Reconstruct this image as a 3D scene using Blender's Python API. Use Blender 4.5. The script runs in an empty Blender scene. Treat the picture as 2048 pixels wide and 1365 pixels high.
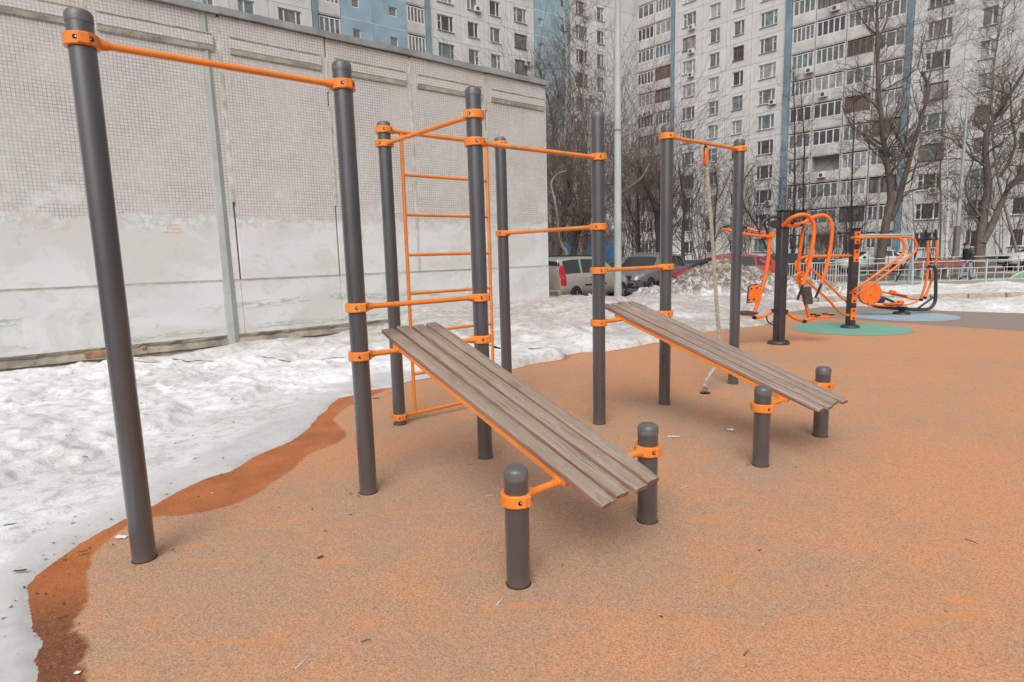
import bpy, bmesh, math, random
import numpy as np
from mathutils import Vector, Matrix

random.seed(7)
RNG = np.random.default_rng(11)
scene = bpy.context.scene
COL = scene.collection

# ------------------------------------------------------------------ camera
F_PX, PITCH, ROLL, CAM_H = 1199.4826, math.radians(8.21314), math.radians(-1.5271), 1.551067
cam_data = bpy.data.cameras.new("camera")
cam = bpy.data.objects.new("camera", cam_data)
COL.objects.link(cam)
cam_data.sensor_width = 36.0
cam_data.sensor_fit = 'HORIZONTAL'
cam_data.lens = 36.0 * F_PX / 2048.0
cam_data.clip_start = 0.05
cam_data.clip_end = 2000
_c, _s = math.cos(ROLL), math.sin(ROLL)
_R0, _U0, _FW = Vector((1, 0, 0)), Vector((0, math.sin(PITCH), math.cos(PITCH))), Vector((0, math.cos(PITCH), -math.sin(PITCH)))
_R, _U = _c * _R0 + _s * _U0, _c * _U0 - _s * _R0
cam.matrix_world = Matrix(((_R.x, _U.x, -_FW.x, 0), (_R.y, _U.y, -_FW.y, 0), (_R.z, _U.z, -_FW.z, CAM_H), (0, 0, 0, 1)))
scene.camera = cam

# ------------------------------------------------------------------ overcast sky, weak broad sun, exposure
SUN_EL, SUN_AZ = math.radians(47), math.radians(190)
world = bpy.data.worlds.new("World")
scene.world = world
world.use_nodes = True
nt = world.node_tree
nt.nodes.clear()
sky = nt.nodes.new("ShaderNodeTexSky")
sky.sky_type = 'NISHITA'
sky.sun_disc = False
sky.sun_elevation = SUN_EL
sky.sun_rotation = SUN_AZ
sky.air_density = 1.5
sky.dust_density = 6.0
hsv = nt.nodes.new("ShaderNodeHueSaturation")
hsv.inputs["Saturation"].default_value = 0.10
bg = nt.nodes.new("ShaderNodeBackground")
bg.inputs["Strength"].default_value = 0.11
wo = nt.nodes.new("ShaderNodeOutputWorld")
nt.links.new(sky.outputs[0], hsv.inputs["Color"])
nt.links.new(hsv.outputs[0], bg.inputs["Color"])
nt.links.new(bg.outputs[0], wo.inputs["Surface"])
sun_d = bpy.data.lights.new("sun", 'SUN')
sun_d.energy = 1.25
sun_d.angle = math.radians(50)
sun_d.color = (1.0, 0.99, 0.98)
sun = bpy.data.objects.new("sun", sun_d)
COL.objects.link(sun)
sun.rotation_euler = (math.radians(90) - SUN_EL, 0, math.pi - SUN_AZ)
scene.view_settings.view_transform = 'Standard'
scene.view_settings.look = 'None'
scene.view_settings.gamma = 1.0
scene.view_settings.use_curve_mapping = False
scene.view_settings.exposure = 0.2
scene.cycles.max_bounces = 6
scene.cycles.diffuse_bounces = 3
scene.cycles.glossy_bounces = 3
scene.cycles.transmission_bounces = 2
scene.cycles.caustics_reflective = False
scene.cycles.caustics_refractive = False

# ------------------------------------------------------------------ pixel -> place helpers (photo pixels, 2048 wide)
def ray(px, py):
    a, b = (px - 1024) / F_PX, (py - 682.5) / F_PX
    c, s = math.cos(ROLL), math.sin(ROLL)
    a, b = c * a + s * b, -s * a + c * b
    v = -b
    return Vector((a, math.cos(PITCH) + v * math.sin(PITCH), -math.sin(PITCH) + v * math.cos(PITCH)))

def on_z(px, py, z=0.0):
    r = ray(px, py)
    t = (z - CAM_H) / r.z
    return Vector((0, 0, CAM_H)) + t * r

def on_plane(px, py, P, ang, off=0.0):
    """point of the pixel's ray on the vertical plane through P along ang (deg), moved off metres away"""
    th = math.radians(ang)
    n = Vector((-math.sin(th), math.cos(th), 0))
    r = ray(px, py)
    t = (n.x * P[0] + n.y * P[1] + off) / n.dot(r)
    return Vector((0, 0, CAM_H)) + t * r

# ------------------------------------------------------------------ materials
MATS = {}
def new_mat(name):
    m = bpy.data.materials.new(name)
    m.use_nodes = True
    nt = m.node_tree
    b = nt.nodes["Principled BSDF"]
    MATS[name] = m
    return m, nt, b

def N(nt, kind, **kw):
    n = nt.nodes.new(kind)
    for k, v in kw.items():
        if k.startswith("i_"):
            key = k[2:]
            n.inputs[int(key) if key.isdigit() else key.replace("_", " ")].default_value = v
        else:
            setattr(n, k, v)
    return n

def L(nt, a, b):
    nt.links.new(a, b)

def mixc(nt, fac, a, b, mode='MIX'):
    n = nt.nodes.new("ShaderNodeMix")
    n.data_type = 'RGBA'
    n.blend_type = mode
    for sock, val in ((n.inputs[0], fac), (n.inputs[6], a), (n.inputs[7], b)):
        if isinstance(val, bpy.types.NodeSocket):
            nt.links.new(val, sock)
        elif isinstance(val, (int, float)):
            sock.default_value = val
        else:
            sock.default_value = (*val, 1) if len(val) == 3 else val
    return n.outputs[2]

def ramp(nt, val, a, b, c0=0.0, c1=1.0):
    n = nt.nodes.new("ShaderNodeMapRange")
    n.interpolation_type = 'SMOOTHSTEP'
    nt.links.new(val, n.inputs[0])
    n.inputs[1].default_value, n.inputs[2].default_value = a, b
    n.inputs[3].default_value, n.inputs[4].default_value = c0, c1
    return n.outputs[0]

def math_n(nt, op, a, b=None):
    n = nt.nodes.new("ShaderNodeMath")
    n.operation = op
    for i, v in enumerate((a, b)):
        if v is None:
            continue
        if isinstance(v, bpy.types.NodeSocket):
            nt.links.new(v, n.inputs[i])
        else:
            n.inputs[i].default_value = v
    return n.outputs[0]

def noise(nt, vec, scale, detail=4.0, rough=0.55, dist=0.0):
    n = nt.nodes.new("ShaderNodeTexNoise")
    n.inputs["Scale"].default_value = scale
    n.inputs["Detail"].default_value = detail
    n.inputs["Roughness"].default_value = rough
    n.inputs["Distortion"].default_value = dist
    if vec is not None:
        nt.links.new(vec, n.inputs["Vector"])
    return n.outputs[0]

def coords(nt, which="Object", scale=None, rnd=False):
    tc = nt.nodes.new("ShaderNodeTexCoord")
    out = tc.outputs[which]
    if rnd:
        oi = nt.nodes.new("ShaderNodeObjectInfo")
        ad = nt.nodes.new("ShaderNodeVectorMath")
        ad.operation = 'MULTIPLY_ADD'
        cmb = nt.nodes.new("ShaderNodeCombineXYZ")
        for i in range(3):
            nt.links.new(oi.outputs["Random"], cmb.inputs[i])
        nt.links.new(cmb.outputs[0], ad.inputs[0])
        ad.inputs[1].default_value = (37, 53, 71)
        nt.links.new(out, ad.inputs[2])
        out = ad.outputs[0]
    if scale:
        mp = nt.nodes.new("ShaderNodeMapping")
        mp.inputs["Scale"].default_value = scale
        nt.links.new(out, mp.inputs[0])
        out = mp.outputs[0]
    return out

def bump(nt, b, height, strength=0.3, dist=0.01):
    n = nt.nodes.new("ShaderNodeBump")
    n.inputs["Strength"].default_value = strength
    n.inputs["Distance"].default_value = dist
    nt.links.new(height, n.inputs["Height"])
    nt.links.new(n.outputs[0], b.inputs["Normal"])

def geo_pos(nt):
    return nt.nodes.new("ShaderNodeNewGeometry").outputs["Position"]

def paint(name, col, rough=0.4, var=0.12, scale=6.0, metallic=0.0, dirt=None, dirt_amt=0.0, bstr=0.0, spec=0.5):
    """painted / plain surface with slight blotches, worn spots and uneven gloss"""
    m, nt, b = new_mat(name)
    v = coords(nt, "Object", rnd=True)
    n1 = noise(nt, v, scale, 5, 0.6)
    lo = tuple(max(0, c * (1 - var)) for c in col)
    hi = tuple(min(1, c * (1 + var)) for c in col)
    c = mixc(nt, ramp(nt, n1, 0.3, 0.7), lo, hi)
    if dirt:
        n2 = noise(nt, v, scale * 2.3, 8, 0.7, 0.5)
        c = mixc(nt, ramp(nt, n2, 0.52, 0.72, 0, dirt_amt), c, dirt)
    L(nt, c, b.inputs["Base Color"])
    L(nt, ramp(nt, n1, 0.2, 0.8, max(0.05, rough - 0.08), min(1, rough + 0.1)), b.inputs["Roughness"])
    b.inputs["Metallic"].default_value = metallic
    b.inputs["Specular IOR Level"].default_value = spec
    if bstr:
        bump(nt, b, noise(nt, v, scale * 12, 4, 0.6), bstr, 0.004)
    return m

# ------------------------------------------------------------------ mesh helpers
WORLD = {}          # object -> world translation used while building
def rot_to(d):
    d = Vector(d).normalized()
    return d.to_track_quat('Z', 'Y').to_matrix()

class MB:
    def __init__(self):
        self.v, self.f = [], []
    def add(self, verts, faces):
        o = len(self.v)
        self.v += [tuple(p) for p in verts]
        self.f += [tuple(i + o for i in f) for f in faces]
        return self
    def box(self, c, s, M=None, bev=0.0):
        x, y, z = s[0] / 2, s[1] / 2, s[2] / 2
        if bev:
            e = bev
            pts, fs = [], []
            bm = bmesh.new()
            bmesh.ops.create_cube(bm, size=1.0)
            for vv in bm.verts:
                vv.co = Vector((vv.co.x * s[0], vv.co.y * s[1], vv.co.z * s[2]))
            bmesh.ops.bevel(bm, geom=list(bm.edges), offset=e, segments=1, affect='EDGES', clamp_overlap=True)
            bm.verts.index_update()
            pts = [vv.co.copy() for vv in bm.verts]
            fs = [[vv.index for vv in ff.verts] for ff in bm.faces]
            bm.free()
        else:
            pts = [Vector(p) for p in ((-x, -y, -z), (x, -y, -z), (x, y, -z), (-x, y, -z), (-x, -y, z), (x, -y, z), (x, y, z), (-x, y, z))]
            fs = [(0, 3, 2, 1), (4, 5, 6, 7), (0, 1, 5, 4), (1, 2, 6, 5), (2, 3, 7, 6), (3, 0, 4, 7)]
        if M is not None:
            pts = [M @ p for p in pts]
        c = Vector(c)
        return self.add([p + c for p in pts], fs)
    def tube(self, pts, r, n=10, caps=True, close=False):
        pts = [Vector(p) for p in pts]
        m = len(pts)
        rs = list(r) if hasattr(r, '__len__') else [r] * m
        tang = []
        for i in range(m):
            if close:
                t = pts[(i + 1) % m] - pts[i - 1]
            else:
                t = pts[min(i + 1, m - 1)] - pts[max(i - 1, 0)]
            tang.append(t.normalized() if t.length > 1e-9 else Vector((0, 0, 1)))
        ref = Vector((0, 0, 1)) if abs(tang[0].z) < 0.9 else Vector((1, 0, 0))
        u = (ref - tang[0] * ref.dot(tang[0])).normalized()
        vs, fs = [], []
        for i in range(m):
            t = tang[i]
            u = u - t * u.dot(t)
            u = u.normalized() if u.length > 1e-6 else t.orthogonal().normalized()
            w = t.cross(u)
            for k in range(n):
                a = 2 * math.pi * k / n
                vs.append(pts[i] + (u * math.cos(a) + w * math.sin(a)) * rs[i])
        for i in range(m if close else m - 1):
            j = (i + 1) % m
            for k in range(n):
                k2 = (k + 1) % n
                fs.append((i * n + k, i * n + k2, j * n + k2, j * n + k))
        if caps and not close:
            fs.append(tuple(range(n - 1, -1, -1)))
            fs.append(tuple((m - 1) * n + k for k in range(n)))
        return self.add(vs, fs)
    def lathe(self, prof, n=24, c=(0, 0, 0), M=None):
        vs, fs = [], []
        m = len(prof)
        for (r, z) in prof:
            for k in range(n):
                a = 2 * math.pi * k / n
                p = Vector((r * math.cos(a), r * math.sin(a), z))
                if M is not None:
                    p = M @ p
                vs.append(p + Vector(c))
        for i in range(m - 1):
            for k in range(n):
                k2 = (k + 1) % n
                fs.append((i * n + k, i * n + k2, (i + 1) * n + k2, (i + 1) * n + k))
        fs.append(tuple(range(n - 1, -1, -1)))
        fs.append(tuple((m - 1) * n + k for k in range(n)))
        return self.add(vs, fs)
    def prism(self, poly, thick, M=None):
        """flat polygon (x, z) given thickness along y"""
        k = len(poly)
        vs = [Vector((x, -thick / 2, z)) for x, z in poly] + [Vector((x, thick / 2, z)) for x, z in poly]
        fs = [tuple(range(k)), tuple(range(2 * k - 1, k - 1, -1))]
        fs += [(i, i + k, (i + 1) % k + k, (i + 1) % k) for i in range(k)]
        if M is not None:
            vs = [M @ p for p in vs]
        return self.add(vs, fs)
    def mesh(self, name, mat=None, smooth=None):
        me = bpy.data.meshes.new(name)
        me.from_pydata(self.v, [], self.f)
        if mat is not None:
            me.materials.append(MATS[mat] if isinstance(mat, str) else mat)
        if smooth is not None:
            me.polygons.foreach_set("use_smooth", [True] * len(me.polygons))
            if smooth < 180:
                me.set_sharp_from_angle(angle=math.radians(smooth))
        me.update()
        return me
    def build(self, name, mat=None, parent=None, smooth=None, shift=True):
        """world-space points; the object's origin goes to its parent's origin"""
        if parent is not None and shift:
            o = WORLD.get(parent.name, Vector())
            if o.length:
                self.v = [(p[0] - o.x, p[1] - o.y, p[2] - o.z) for p in self.v]
        return link(self.mesh(name, mat, smooth), name, parent)

def link(me, name, parent=None, M=None):
    o = bpy.data.objects.new(name, me)
    COL.objects.link(o)
    if parent is not None:
        o.parent = parent
        WORLD[o.name] = WORLD.get(parent.name, Vector())
    if M is not None:
        o.matrix_basis = M
    return o

def empty(name, loc=(0, 0, 0), rz=0.0):
    o = bpy.data.objects.new(name, None)
    o.empty_display_size = 0.2
    COL.objects.link(o)
    o.location = loc
    o.rotation_euler = (0, 0, rz)
    WORLD[o.name] = Vector(loc)
    return o

def tag(o, label=None, cat=None, group=None, kind=None):
    for k, v in (("label", label), ("category", cat), ("group", group), ("kind", kind)):
        if v:
            o[k] = v
    return o

def smooth_path(pts, n=6, close=False):
    pts = [Vector(p) for p in pts]
    out = []
    m = len(pts)
    rng = range(m) if close else range(m - 1)
    for i in rng:
        p0 = pts[(i - 1) % m] if close else pts[max(i - 1, 0)]
        p1, p2 = pts[i], pts[(i + 1) % m]
        p3 = pts[(i + 2) % m] if close else pts[min(i + 2, m - 1)]
        for k in range(n):
            t = k / n
            out.append(0.5 * ((2 * p1) + (p2 - p0) * t + (2 * p0 - 5 * p1 + 4 * p2 - p3) * t * t + (3 * p1 - p0 - 3 * p2 + p3) * t ** 3))
    if not close:
        out.append(pts[-1])
    return out

def vnoise(x, y, seed=0):
    """value noise on numpy arrays, 0..1"""
    xi, yi = np.floor(x).astype(np.int64), np.floor(y).astype(np.int64)
    fx, fy = x - xi, y - yi
    fx, fy = fx * fx * (3 - 2 * fx), fy * fy * (3 - 2 * fy)
    def h(a, b):
        k = (a * 374761393 + b * 668265263 + seed * 974711) & 0x7fffffff
        k = ((k ^ (k >> 13)) * 1274126177) & 0x7fffffff
        return ((k ^ (k >> 16)) & 0xffff) / 65535.0
    return (h(xi, yi) * (1 - fx) + h(xi + 1, yi) * fx) * (1 - fy) + (h(xi, yi + 1) * (1 - fx) + h(xi + 1, yi + 1) * fx) * fy

def fbm(x, y, f, octv=4, seed=0, gain=0.5):
    s, a, t = 0, 1.0, 0
    for i in range(octv):
        s = s + a * vnoise(x * f, y * f, seed + i * 17)
        t += a
        a *= gain
        f *= 2.03
    return s / t

def seg_dist(X, Y, poly):
    best = np.full(X.shape, 1e9)
    for (ax, ay), (bx, by) in zip(poly[:-1], poly[1:]):
        dx, dy = bx - ax, by - ay
        q = max(dx * dx + dy * dy, 1e-9)
        t = np.clip(((X - ax) * dx + (Y - ay) * dy) / q, 0, 1)
        best = np.minimum(best, np.hypot(X - ax - t * dx, Y - ay - t * dy))
    return best

def in_poly(X, Y, poly):
    ins = np.zeros(X.shape, bool)
    m = len(poly)
    for i in range(m):
        (ax, ay), (bx, by) = poly[i], poly[(i + 1) % m]
        if ay == by:
            continue
        c = (ay > Y) != (by > Y)
        ins ^= c & (X < (bx - ax) * (Y - ay) / (by - ay) + ax)
    return ins

def grid_mesh(name, xs, ys, Z, mat, attrs=None, keep=None, smooth=True):
    nx, ny = len(xs), len(ys)
    X, Y = np.meshgrid(xs, ys)
    co = np.stack([X, Y, Z], -1).reshape(-1, 3)
    i, j = np.meshgrid(np.arange(nx - 1), np.arange(ny - 1))
    a = (j * nx + i).ravel()
    quads = np.stack([a, a + 1, a + nx + 1, a + nx], 1)
    if keep is not None:
        k = keep.ravel()
        quads = quads[k[quads].any(1)]
    used = np.unique(quads)
    remap = -np.ones(len(co), np.int64)
    remap[used] = np.arange(len(used))
    quads = remap[quads]
    me = bpy.data.meshes.new(name)
    me.vertices.add(len(used))
    me.vertices.foreach_set("co", co[used].ravel())
    me.loops.add(quads.size)
    me.loops.foreach_set("vertex_index", quads.ravel())
    me.polygons.add(len(quads))
    me.polygons.foreach_set("loop_start", np.arange(len(quads)) * 4)
    me.polygons.foreach_set("use_smooth", np.full(len(quads), smooth))
    me.update(calc_edges=True)
    for nme, arr in (attrs or {}).items():
        at = me.attributes.new(nme, 'FLOAT', 'POINT')
        at.data.foreach_set("value", arr.ravel()[used].astype(np.float32))
    me.materials.append(MATS[mat])
    return me

def attr(nt, name):
    n = nt.nodes.new("ShaderNodeAttribute")
    n.attribute_name = name
    return n.outputs["Fac"]
# ================================================================== ground, rubber, snow
TH = math.radians(40.053)
DV, NV = Vector((math.cos(TH), math.sin(TH), 0)), Vector((-math.sin(TH), math.cos(TH), 0))
WALL_C = Vector((0.985, 15.2, 0))          # right-hand corner of the low tiled building
# posts of the workout frame (fitted to the photograph)
PO = {}
PO[1] = Vector((-1.985, 3.0, 0))
PO[2] = PO[1] + 1.303 * DV
PO[3] = PO[2] + 0.99 * DV
PO[6] = PO[3] + 1.319 * DV
PO[7] = PO[6] + 0.99 * DV
PO[8] = PO[7] + 1.327 * DV
PO[4] = PO[3] + 1.314 * NV
PO[5] = PO[6] + 1.314 * NV
SO = {1: PO[2] - 1.536 * NV, 2: PO[3] - 1.536 * NV, 3: PO[6] - 1.536 * NV, 4: PO[7] - 1.536 * NV}

edge_px = [(60, 1500), (66, 1420), (74, 1365), (79, 1337), (68, 1322), (89, 1285), (67, 1260), (61, 1215), (55, 1174), (74, 1152), (111, 1123), (163, 1086), (207, 1062),
           (255, 1036), (307, 1012), (355, 984), (411, 958), (462, 943), (507, 915), (551, 895), (581, 882), (607, 864), (640, 832),
           (680, 797), (705, 791), (743, 781), (783, 775), (813, 763), (851, 757), (930, 750), (1025, 738), (1059, 729), (1094, 724),
           (1125, 719), (1136, 710), (1162, 705), (1188, 704), (1214, 703), (1270, 694), (1320, 684), (1368, 675), (1405, 666), (1452, 658),
           (1515, 653), (1530, 650), (1548, 641), (1575, 625), (1640, 614), (1720, 613), (1800, 617), (1880, 622), (2048, 627), (2300, 638)]
EDGE = [tuple(on_z(x, y)[:2]) for x, y in edge_px]
_e0 = EDGE[0]
SNOW_POLY = EDGE + [(60, 10), (60, 60), (-40, 60), (-40, -6), (_e0[0] - 0.3, -6)]
wet_px = [(185, 1365), (163, 1319), (178, 1293), (146, 1252), (170, 1215), (178, 1193), (170, 1156), (185, 1112), (207, 1089), (255, 1052), (307, 1030), (362, 1032),
          (436, 1019), (492, 1000), (544, 967), (588, 938), (607, 915), (644, 897), (692, 878), (690, 862), (664, 840), (690, 815), (730, 800)]
WET_IN = [tuple(on_z(190, 1500)[:2])] + [tuple(on_z(x, y)[:2]) for x, y in wet_px]
WET_POLY = WET_IN + [e for e in reversed(EDGE[:27])]
ZONE = [tuple(on_z(x, y)[:2]) for x, y in ((1560, 618), (1578, 628), (1710, 641), (1880, 652), (2048, 663))]
_zd = (ZONE[-1][0] - ZONE[-2][0], ZONE[-1][1] - ZONE[-2][1])
ZONE.append((ZONE[-1][0] + _zd[0] * 8, ZONE[-1][1] + _zd[1] * 8))
ZONE_POLY = ZONE + [(40, -8), (40, 40), (ZONE[0][0], 40)]

# ---- rubber granulate surface
m, nt, b = new_mat("rubber")
pos = geo_pos(nt)
big = noise(nt, pos, 0.9, 10, 0.68, 0.2)
mid = noise(nt, pos, 4.5, 10, 0.75, 0.2)
fine = noise(nt, pos, 130, 3, 0.7)
grain = N(nt, "ShaderNodeTexVoronoi", feature='F1', i_Scale=260.0)
L(nt, pos, grain.inputs["Vector"])
orange = mixc(nt, ramp(nt, fine, 0.3, 0.7), (0.49, 0.208, 0.094), (0.70, 0.335, 0.17))
gvar = N(nt, "ShaderNodeSeparateColor")
L(nt, grain.outputs["Color"], gvar.inputs[0])
orange = mixc(nt, math_n(nt, 'MULTIPLY', ramp(nt, gvar.outputs[0], 0.55, 1.0), 0.35), orange, (0.34, 0.21, 0.14))
dust = mixc(nt, ramp(nt, fine, 0.3, 0.7), (0.325, 0.205, 0.135), (0.47, 0.315, 0.212))
dirt_a = attr(nt, "dirt")
broad = noise(nt, pos, 0.38, 9, 0.7, 0.3)
dmask = math_n(nt, 'ADD', math_n(nt, 'ADD', math_n(nt, 'MULTIPLY', dirt_a, 0.75), ramp(nt, broad, 0.38, 0.64, 0.0, 0.30)), math_n(nt, 'MULTIPLY', math_n(nt, 'ADD', ramp(nt, big, 0.35, 0.68), ramp(nt, mid, 0.36, 0.68)), 0.40))
col = mixc(nt, ramp(nt, dmask, 0.18, 1.05, 0.0, 0.92), orange, dust)
cr1 = N(nt, "ShaderNodeTexVoronoi", feature='F1', i_Scale=150.0)
L(nt, pos, cr1.inputs["Vector"])
crs = N(nt, "ShaderNodeSeparateColor")
L(nt, cr1.outputs["Color"], crs.inputs[0])
col = mixc(nt, ramp(nt, crs.outputs[0], 0.55, 0.95, 0.0, 0.5), col, (0.22, 0.12, 0.07))
col = mixc(nt, ramp(nt, crs.outputs[1], 0.70, 1.0, 0.0, 0.5), col, (0.66, 0.43, 0.28))
gr2 = noise(nt, pos, 75, 8, 0.75)
col = mixc(nt, ramp(nt, gr2, 0.50, 0.66, 0.0, 0.36), col, (0.22, 0.125, 0.08))
col = mixc(nt, ramp(nt, gr2, 0.46, 0.34, 0.0, 0.35), col, (0.68, 0.35, 0.18))
# scuffs: thin bright streaks where the dust is rubbed off
scv = coords(nt, "Object", scale=(1.4, 9.0, 1))
mp = N(nt, "ShaderNodeMapping")
mp.inputs["Rotation"].default_value = (0, 0, 0.9)
L(nt, pos, mp.inputs[0])
mp.inputs["Scale"].default_value = (1.6, 11.0, 1)
scf = noise(nt, mp.outputs[0], 1.3, 3, 0.5, 1.0)
col = mixc(nt, ramp(nt, scf, 0.62, 0.70, 0.0, 0.5), col, (0.64, 0.25, 0.085))
dark = noise(nt, pos, 28, 6, 0.75)
col = mixc(nt, ramp(nt, dark, 0.58, 0.74, 0.0, 0.5), col, (0.16, 0.10, 0.07))
# the grey-brown granulate beyond the joint
grey = mixc(nt, ramp(nt, fine, 0.3, 0.7), (0.215, 0.165, 0.135), (0.33, 0.26, 0.215))
zsd = attr(nt, "zone")
col = mixc(nt, ramp(nt, zsd, -0.012, 0.012), col, grey)
# wet margin along the melting snow
wsd = math_n(nt, 'ADD', attr(nt, "wet"), math_n(nt, 'MULTIPLY', math_n(nt, 'SUBTRACT', noise(nt, pos, 7, 5, 0.6), 0.5), 0.085))
wmask = ramp(nt, wsd, -0.016, 0.016)
wetn = noise(nt, pos, 3.2, 5, 0.65)
wcol = mixc(nt, ramp(nt, wetn, 0.35, 0.65), (0.43, 0.115, 0.026), (0.60, 0.185, 0.044))
wcol = mixc(nt, attr(nt, "mud"), wcol, mixc(nt, ramp(nt, dark, 0.45, 0.6), (0.20, 0.062, 0.022), (0.11, 0.045, 0.022)))
wcol = mixc(nt, ramp(nt, fine, 0.25, 0.75, 0.0, 0.4), wcol, (0.16, 0.06, 0.024))
wcol = mixc(nt, ramp(nt, gr2, 0.46, 0.62, 0.0, 0.6), wcol, (0.11, 0.045, 0.02))
wcol = mixc(nt, ramp(nt, crs.outputs[1], 0.6, 1.0, 0.0, 0.4), wcol, (0.52, 0.20, 0.075))
col = mixc(nt, wmask, col, wcol)
L(nt, col, b.inputs["Base Color"])
L(nt, ramp(nt, wmask, 0, 1, 0.88, 0.52), b.inputs["Roughness"])
b.inputs["Specular IOR Level"].default_value = 0.3
hh = math_n(nt, 'ADD', grain.outputs["Distance"], math_n(nt, 'MULTIPLY', fine, 0.6))
bump(nt, b, hh, 0.30, 0.003)

def smin(a, lo, hi):
    t = np.clip((a - lo) / (hi - lo), 0, 1)
    return t * t * (3 - 2 * t)

def ground_attrs(X, Y):
    wet = seg_dist(X, Y, WET_POLY + [WET_POLY[0]])
    wet = np.where(in_poly(X, Y, WET_POLY), wet, -wet)
    ed = seg_dist(X, Y, EDGE)
    wet = np.maximum(wet, 0.06 - ed)
    zone = seg_dist(X, Y, ZONE)
    zone = np.where(in_poly(X, Y, ZONE_POLY), zone, -zone)
    dirt = np.zeros(X.shape)
    for k, p in list(PO.items()) + [(k, p) for k, p in SO.items()]:
        dirt = np.maximum(dirt, np.exp(-((X - p.x) ** 2 + (Y - p.y) ** 2) / 0.16) * 0.95)
    for q in (2, 6):
        for t, w in ((0.25, 1.0), (0.5, .85), (0.8, 0.9), (1.05, .8)):
            c = PO[q] + 0.495 * DV - 1.536 * t * NV
            dirt = np.maximum(dirt, w * np.exp(-((X - c.x) ** 2 + (Y - c.y) ** 2) / 0.32))
    for cx, cy, r2 in ((-1.2, 2.6, 1.2), (-0.6, 3.3, .7), (1.6, 4.6, .7), (-.3, 5.4, .25), (-2.0, 2.6, .5)):
        dirt = np.maximum(dirt, 0.5 * np.exp(-((X - cx) ** 2 + (Y - cy) ** 2) / r2))
    mud = smin(-Y + 0.25 * X * 0 + 2.85, 0.0, 0.5)
    return {"wet": wet, "zone": zone, "dirt": dirt, "mud": mud}

xs, ys = np.arange(-6.0, 24.01, 0.1), np.arange(-4.0, 20.01, 0.1)
X, Y = np.meshgrid(xs, ys)
o = link(grid_mesh("rubber_ground", xs, ys, np.zeros(X.shape), "rubber", ground_attrs(X, Y)), "rubber_ground")
tag(o, "dusty orange rubber playground surface with wet darker margin along the snow", "ground", kind="structure")

paint("rubber_green", (0.16, 0.36, 0.28), 0.85, 0.12, 30, dirt=(0.3, 0.3, 0.25), dirt_amt=0.3, bstr=0.3)
paint("rubber_blue", (0.30, 0.38, 0.44), 0.85, 0.12, 30, dirt=(0.36, 0.33, 0.3), dirt_amt=0.4, bstr=0.3)
for nm, c, r, mt, lb in (("green_rubber_circle", (6.37, 11.2), 1.0, "rubber_green", "green rubber circle around the orange parallel bar station"),
                         ("blue_rubber_circle", (8.5, 12.95), 1.02, "rubber_blue", "pale blue rubber circle under the elliptical trainer")):
    q = MB()
    q.add([(c[0] + r * math.cos(a), c[1] + r * math.sin(a), 0.004) for a in np.linspace(0, 2 * math.pi, 65)[:-1]], [tuple(range(64))])
    tag(q.build(nm, mt), lb, "ground", kind="structure")

# ---- outer ground: wet asphalt and bare soil, a little lower
m, nt, b = new_mat("asphalt")
pos = geo_pos(nt)
c = mixc(nt, ramp(nt, noise(nt, pos, 0.35, 6, 0.6), 0.35, 0.65), (0.075, 0.068, 0.062), (0.14, 0.125, 0.11))
c = mixc(nt, ramp(nt, noise(nt, pos, 14, 5, 0.7), 0.5, 0.8, 0, 0.5), c, (0.05, 0.045, 0.04))
c = mixc(nt, ramp(nt, noise(nt, pos, 0.16, 3, 0.6), 0.56, 0.64), c, (0.42, 0.41, 0.40))
L(nt, c, b.inputs["Base Color"])
b.inputs["Roughness"].default_value = 0.7
bump(nt, b, noise(nt, pos, 40, 4, 0.7), 0.4, 0.01)
q = MB()
q.add([(-400, -200, -0.26), (400, -200, -0.26), (400, 500, -0.26), (-400, 500, -0.26)], [(0, 1, 2, 3)])
tag(q.build("ground", "asphalt"), "wet grey yard asphalt under the cars and houses", "ground", kind="structure")
paint("rubber_teal", (0.23, 0.36, 0.30), 0.85, 0.15, 5, dirt=(0.3, 0.28, 0.24), dirt_amt=0.4)
paint("rubber_tan", (0.42, 0.30, 0.24), 0.85, 0.15, 5)
q = MB()
q.add([(10.5, 23.4, -0.25), (40, 21.0, -0.25), (40, 30.2, -0.25), (10.5, 30.2, -0.25)], [(0, 1, 2, 3)])
tag(q.build("teal_play_ground", "rubber_teal"), "teal rubber surface of the far play area inside the fence", "ground", kind="structure")
q = MB()
q.add([(15, 25.6, -0.245), (40, 24.6, -0.245), (40, 27.0, -0.245), (15, 27.6, -0.245)], [(0, 1, 2, 3)])
tag(q.build("tan_path", "rubber_tan"), "tan strip crossing the far teal play area", "ground", kind="structure")

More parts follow.
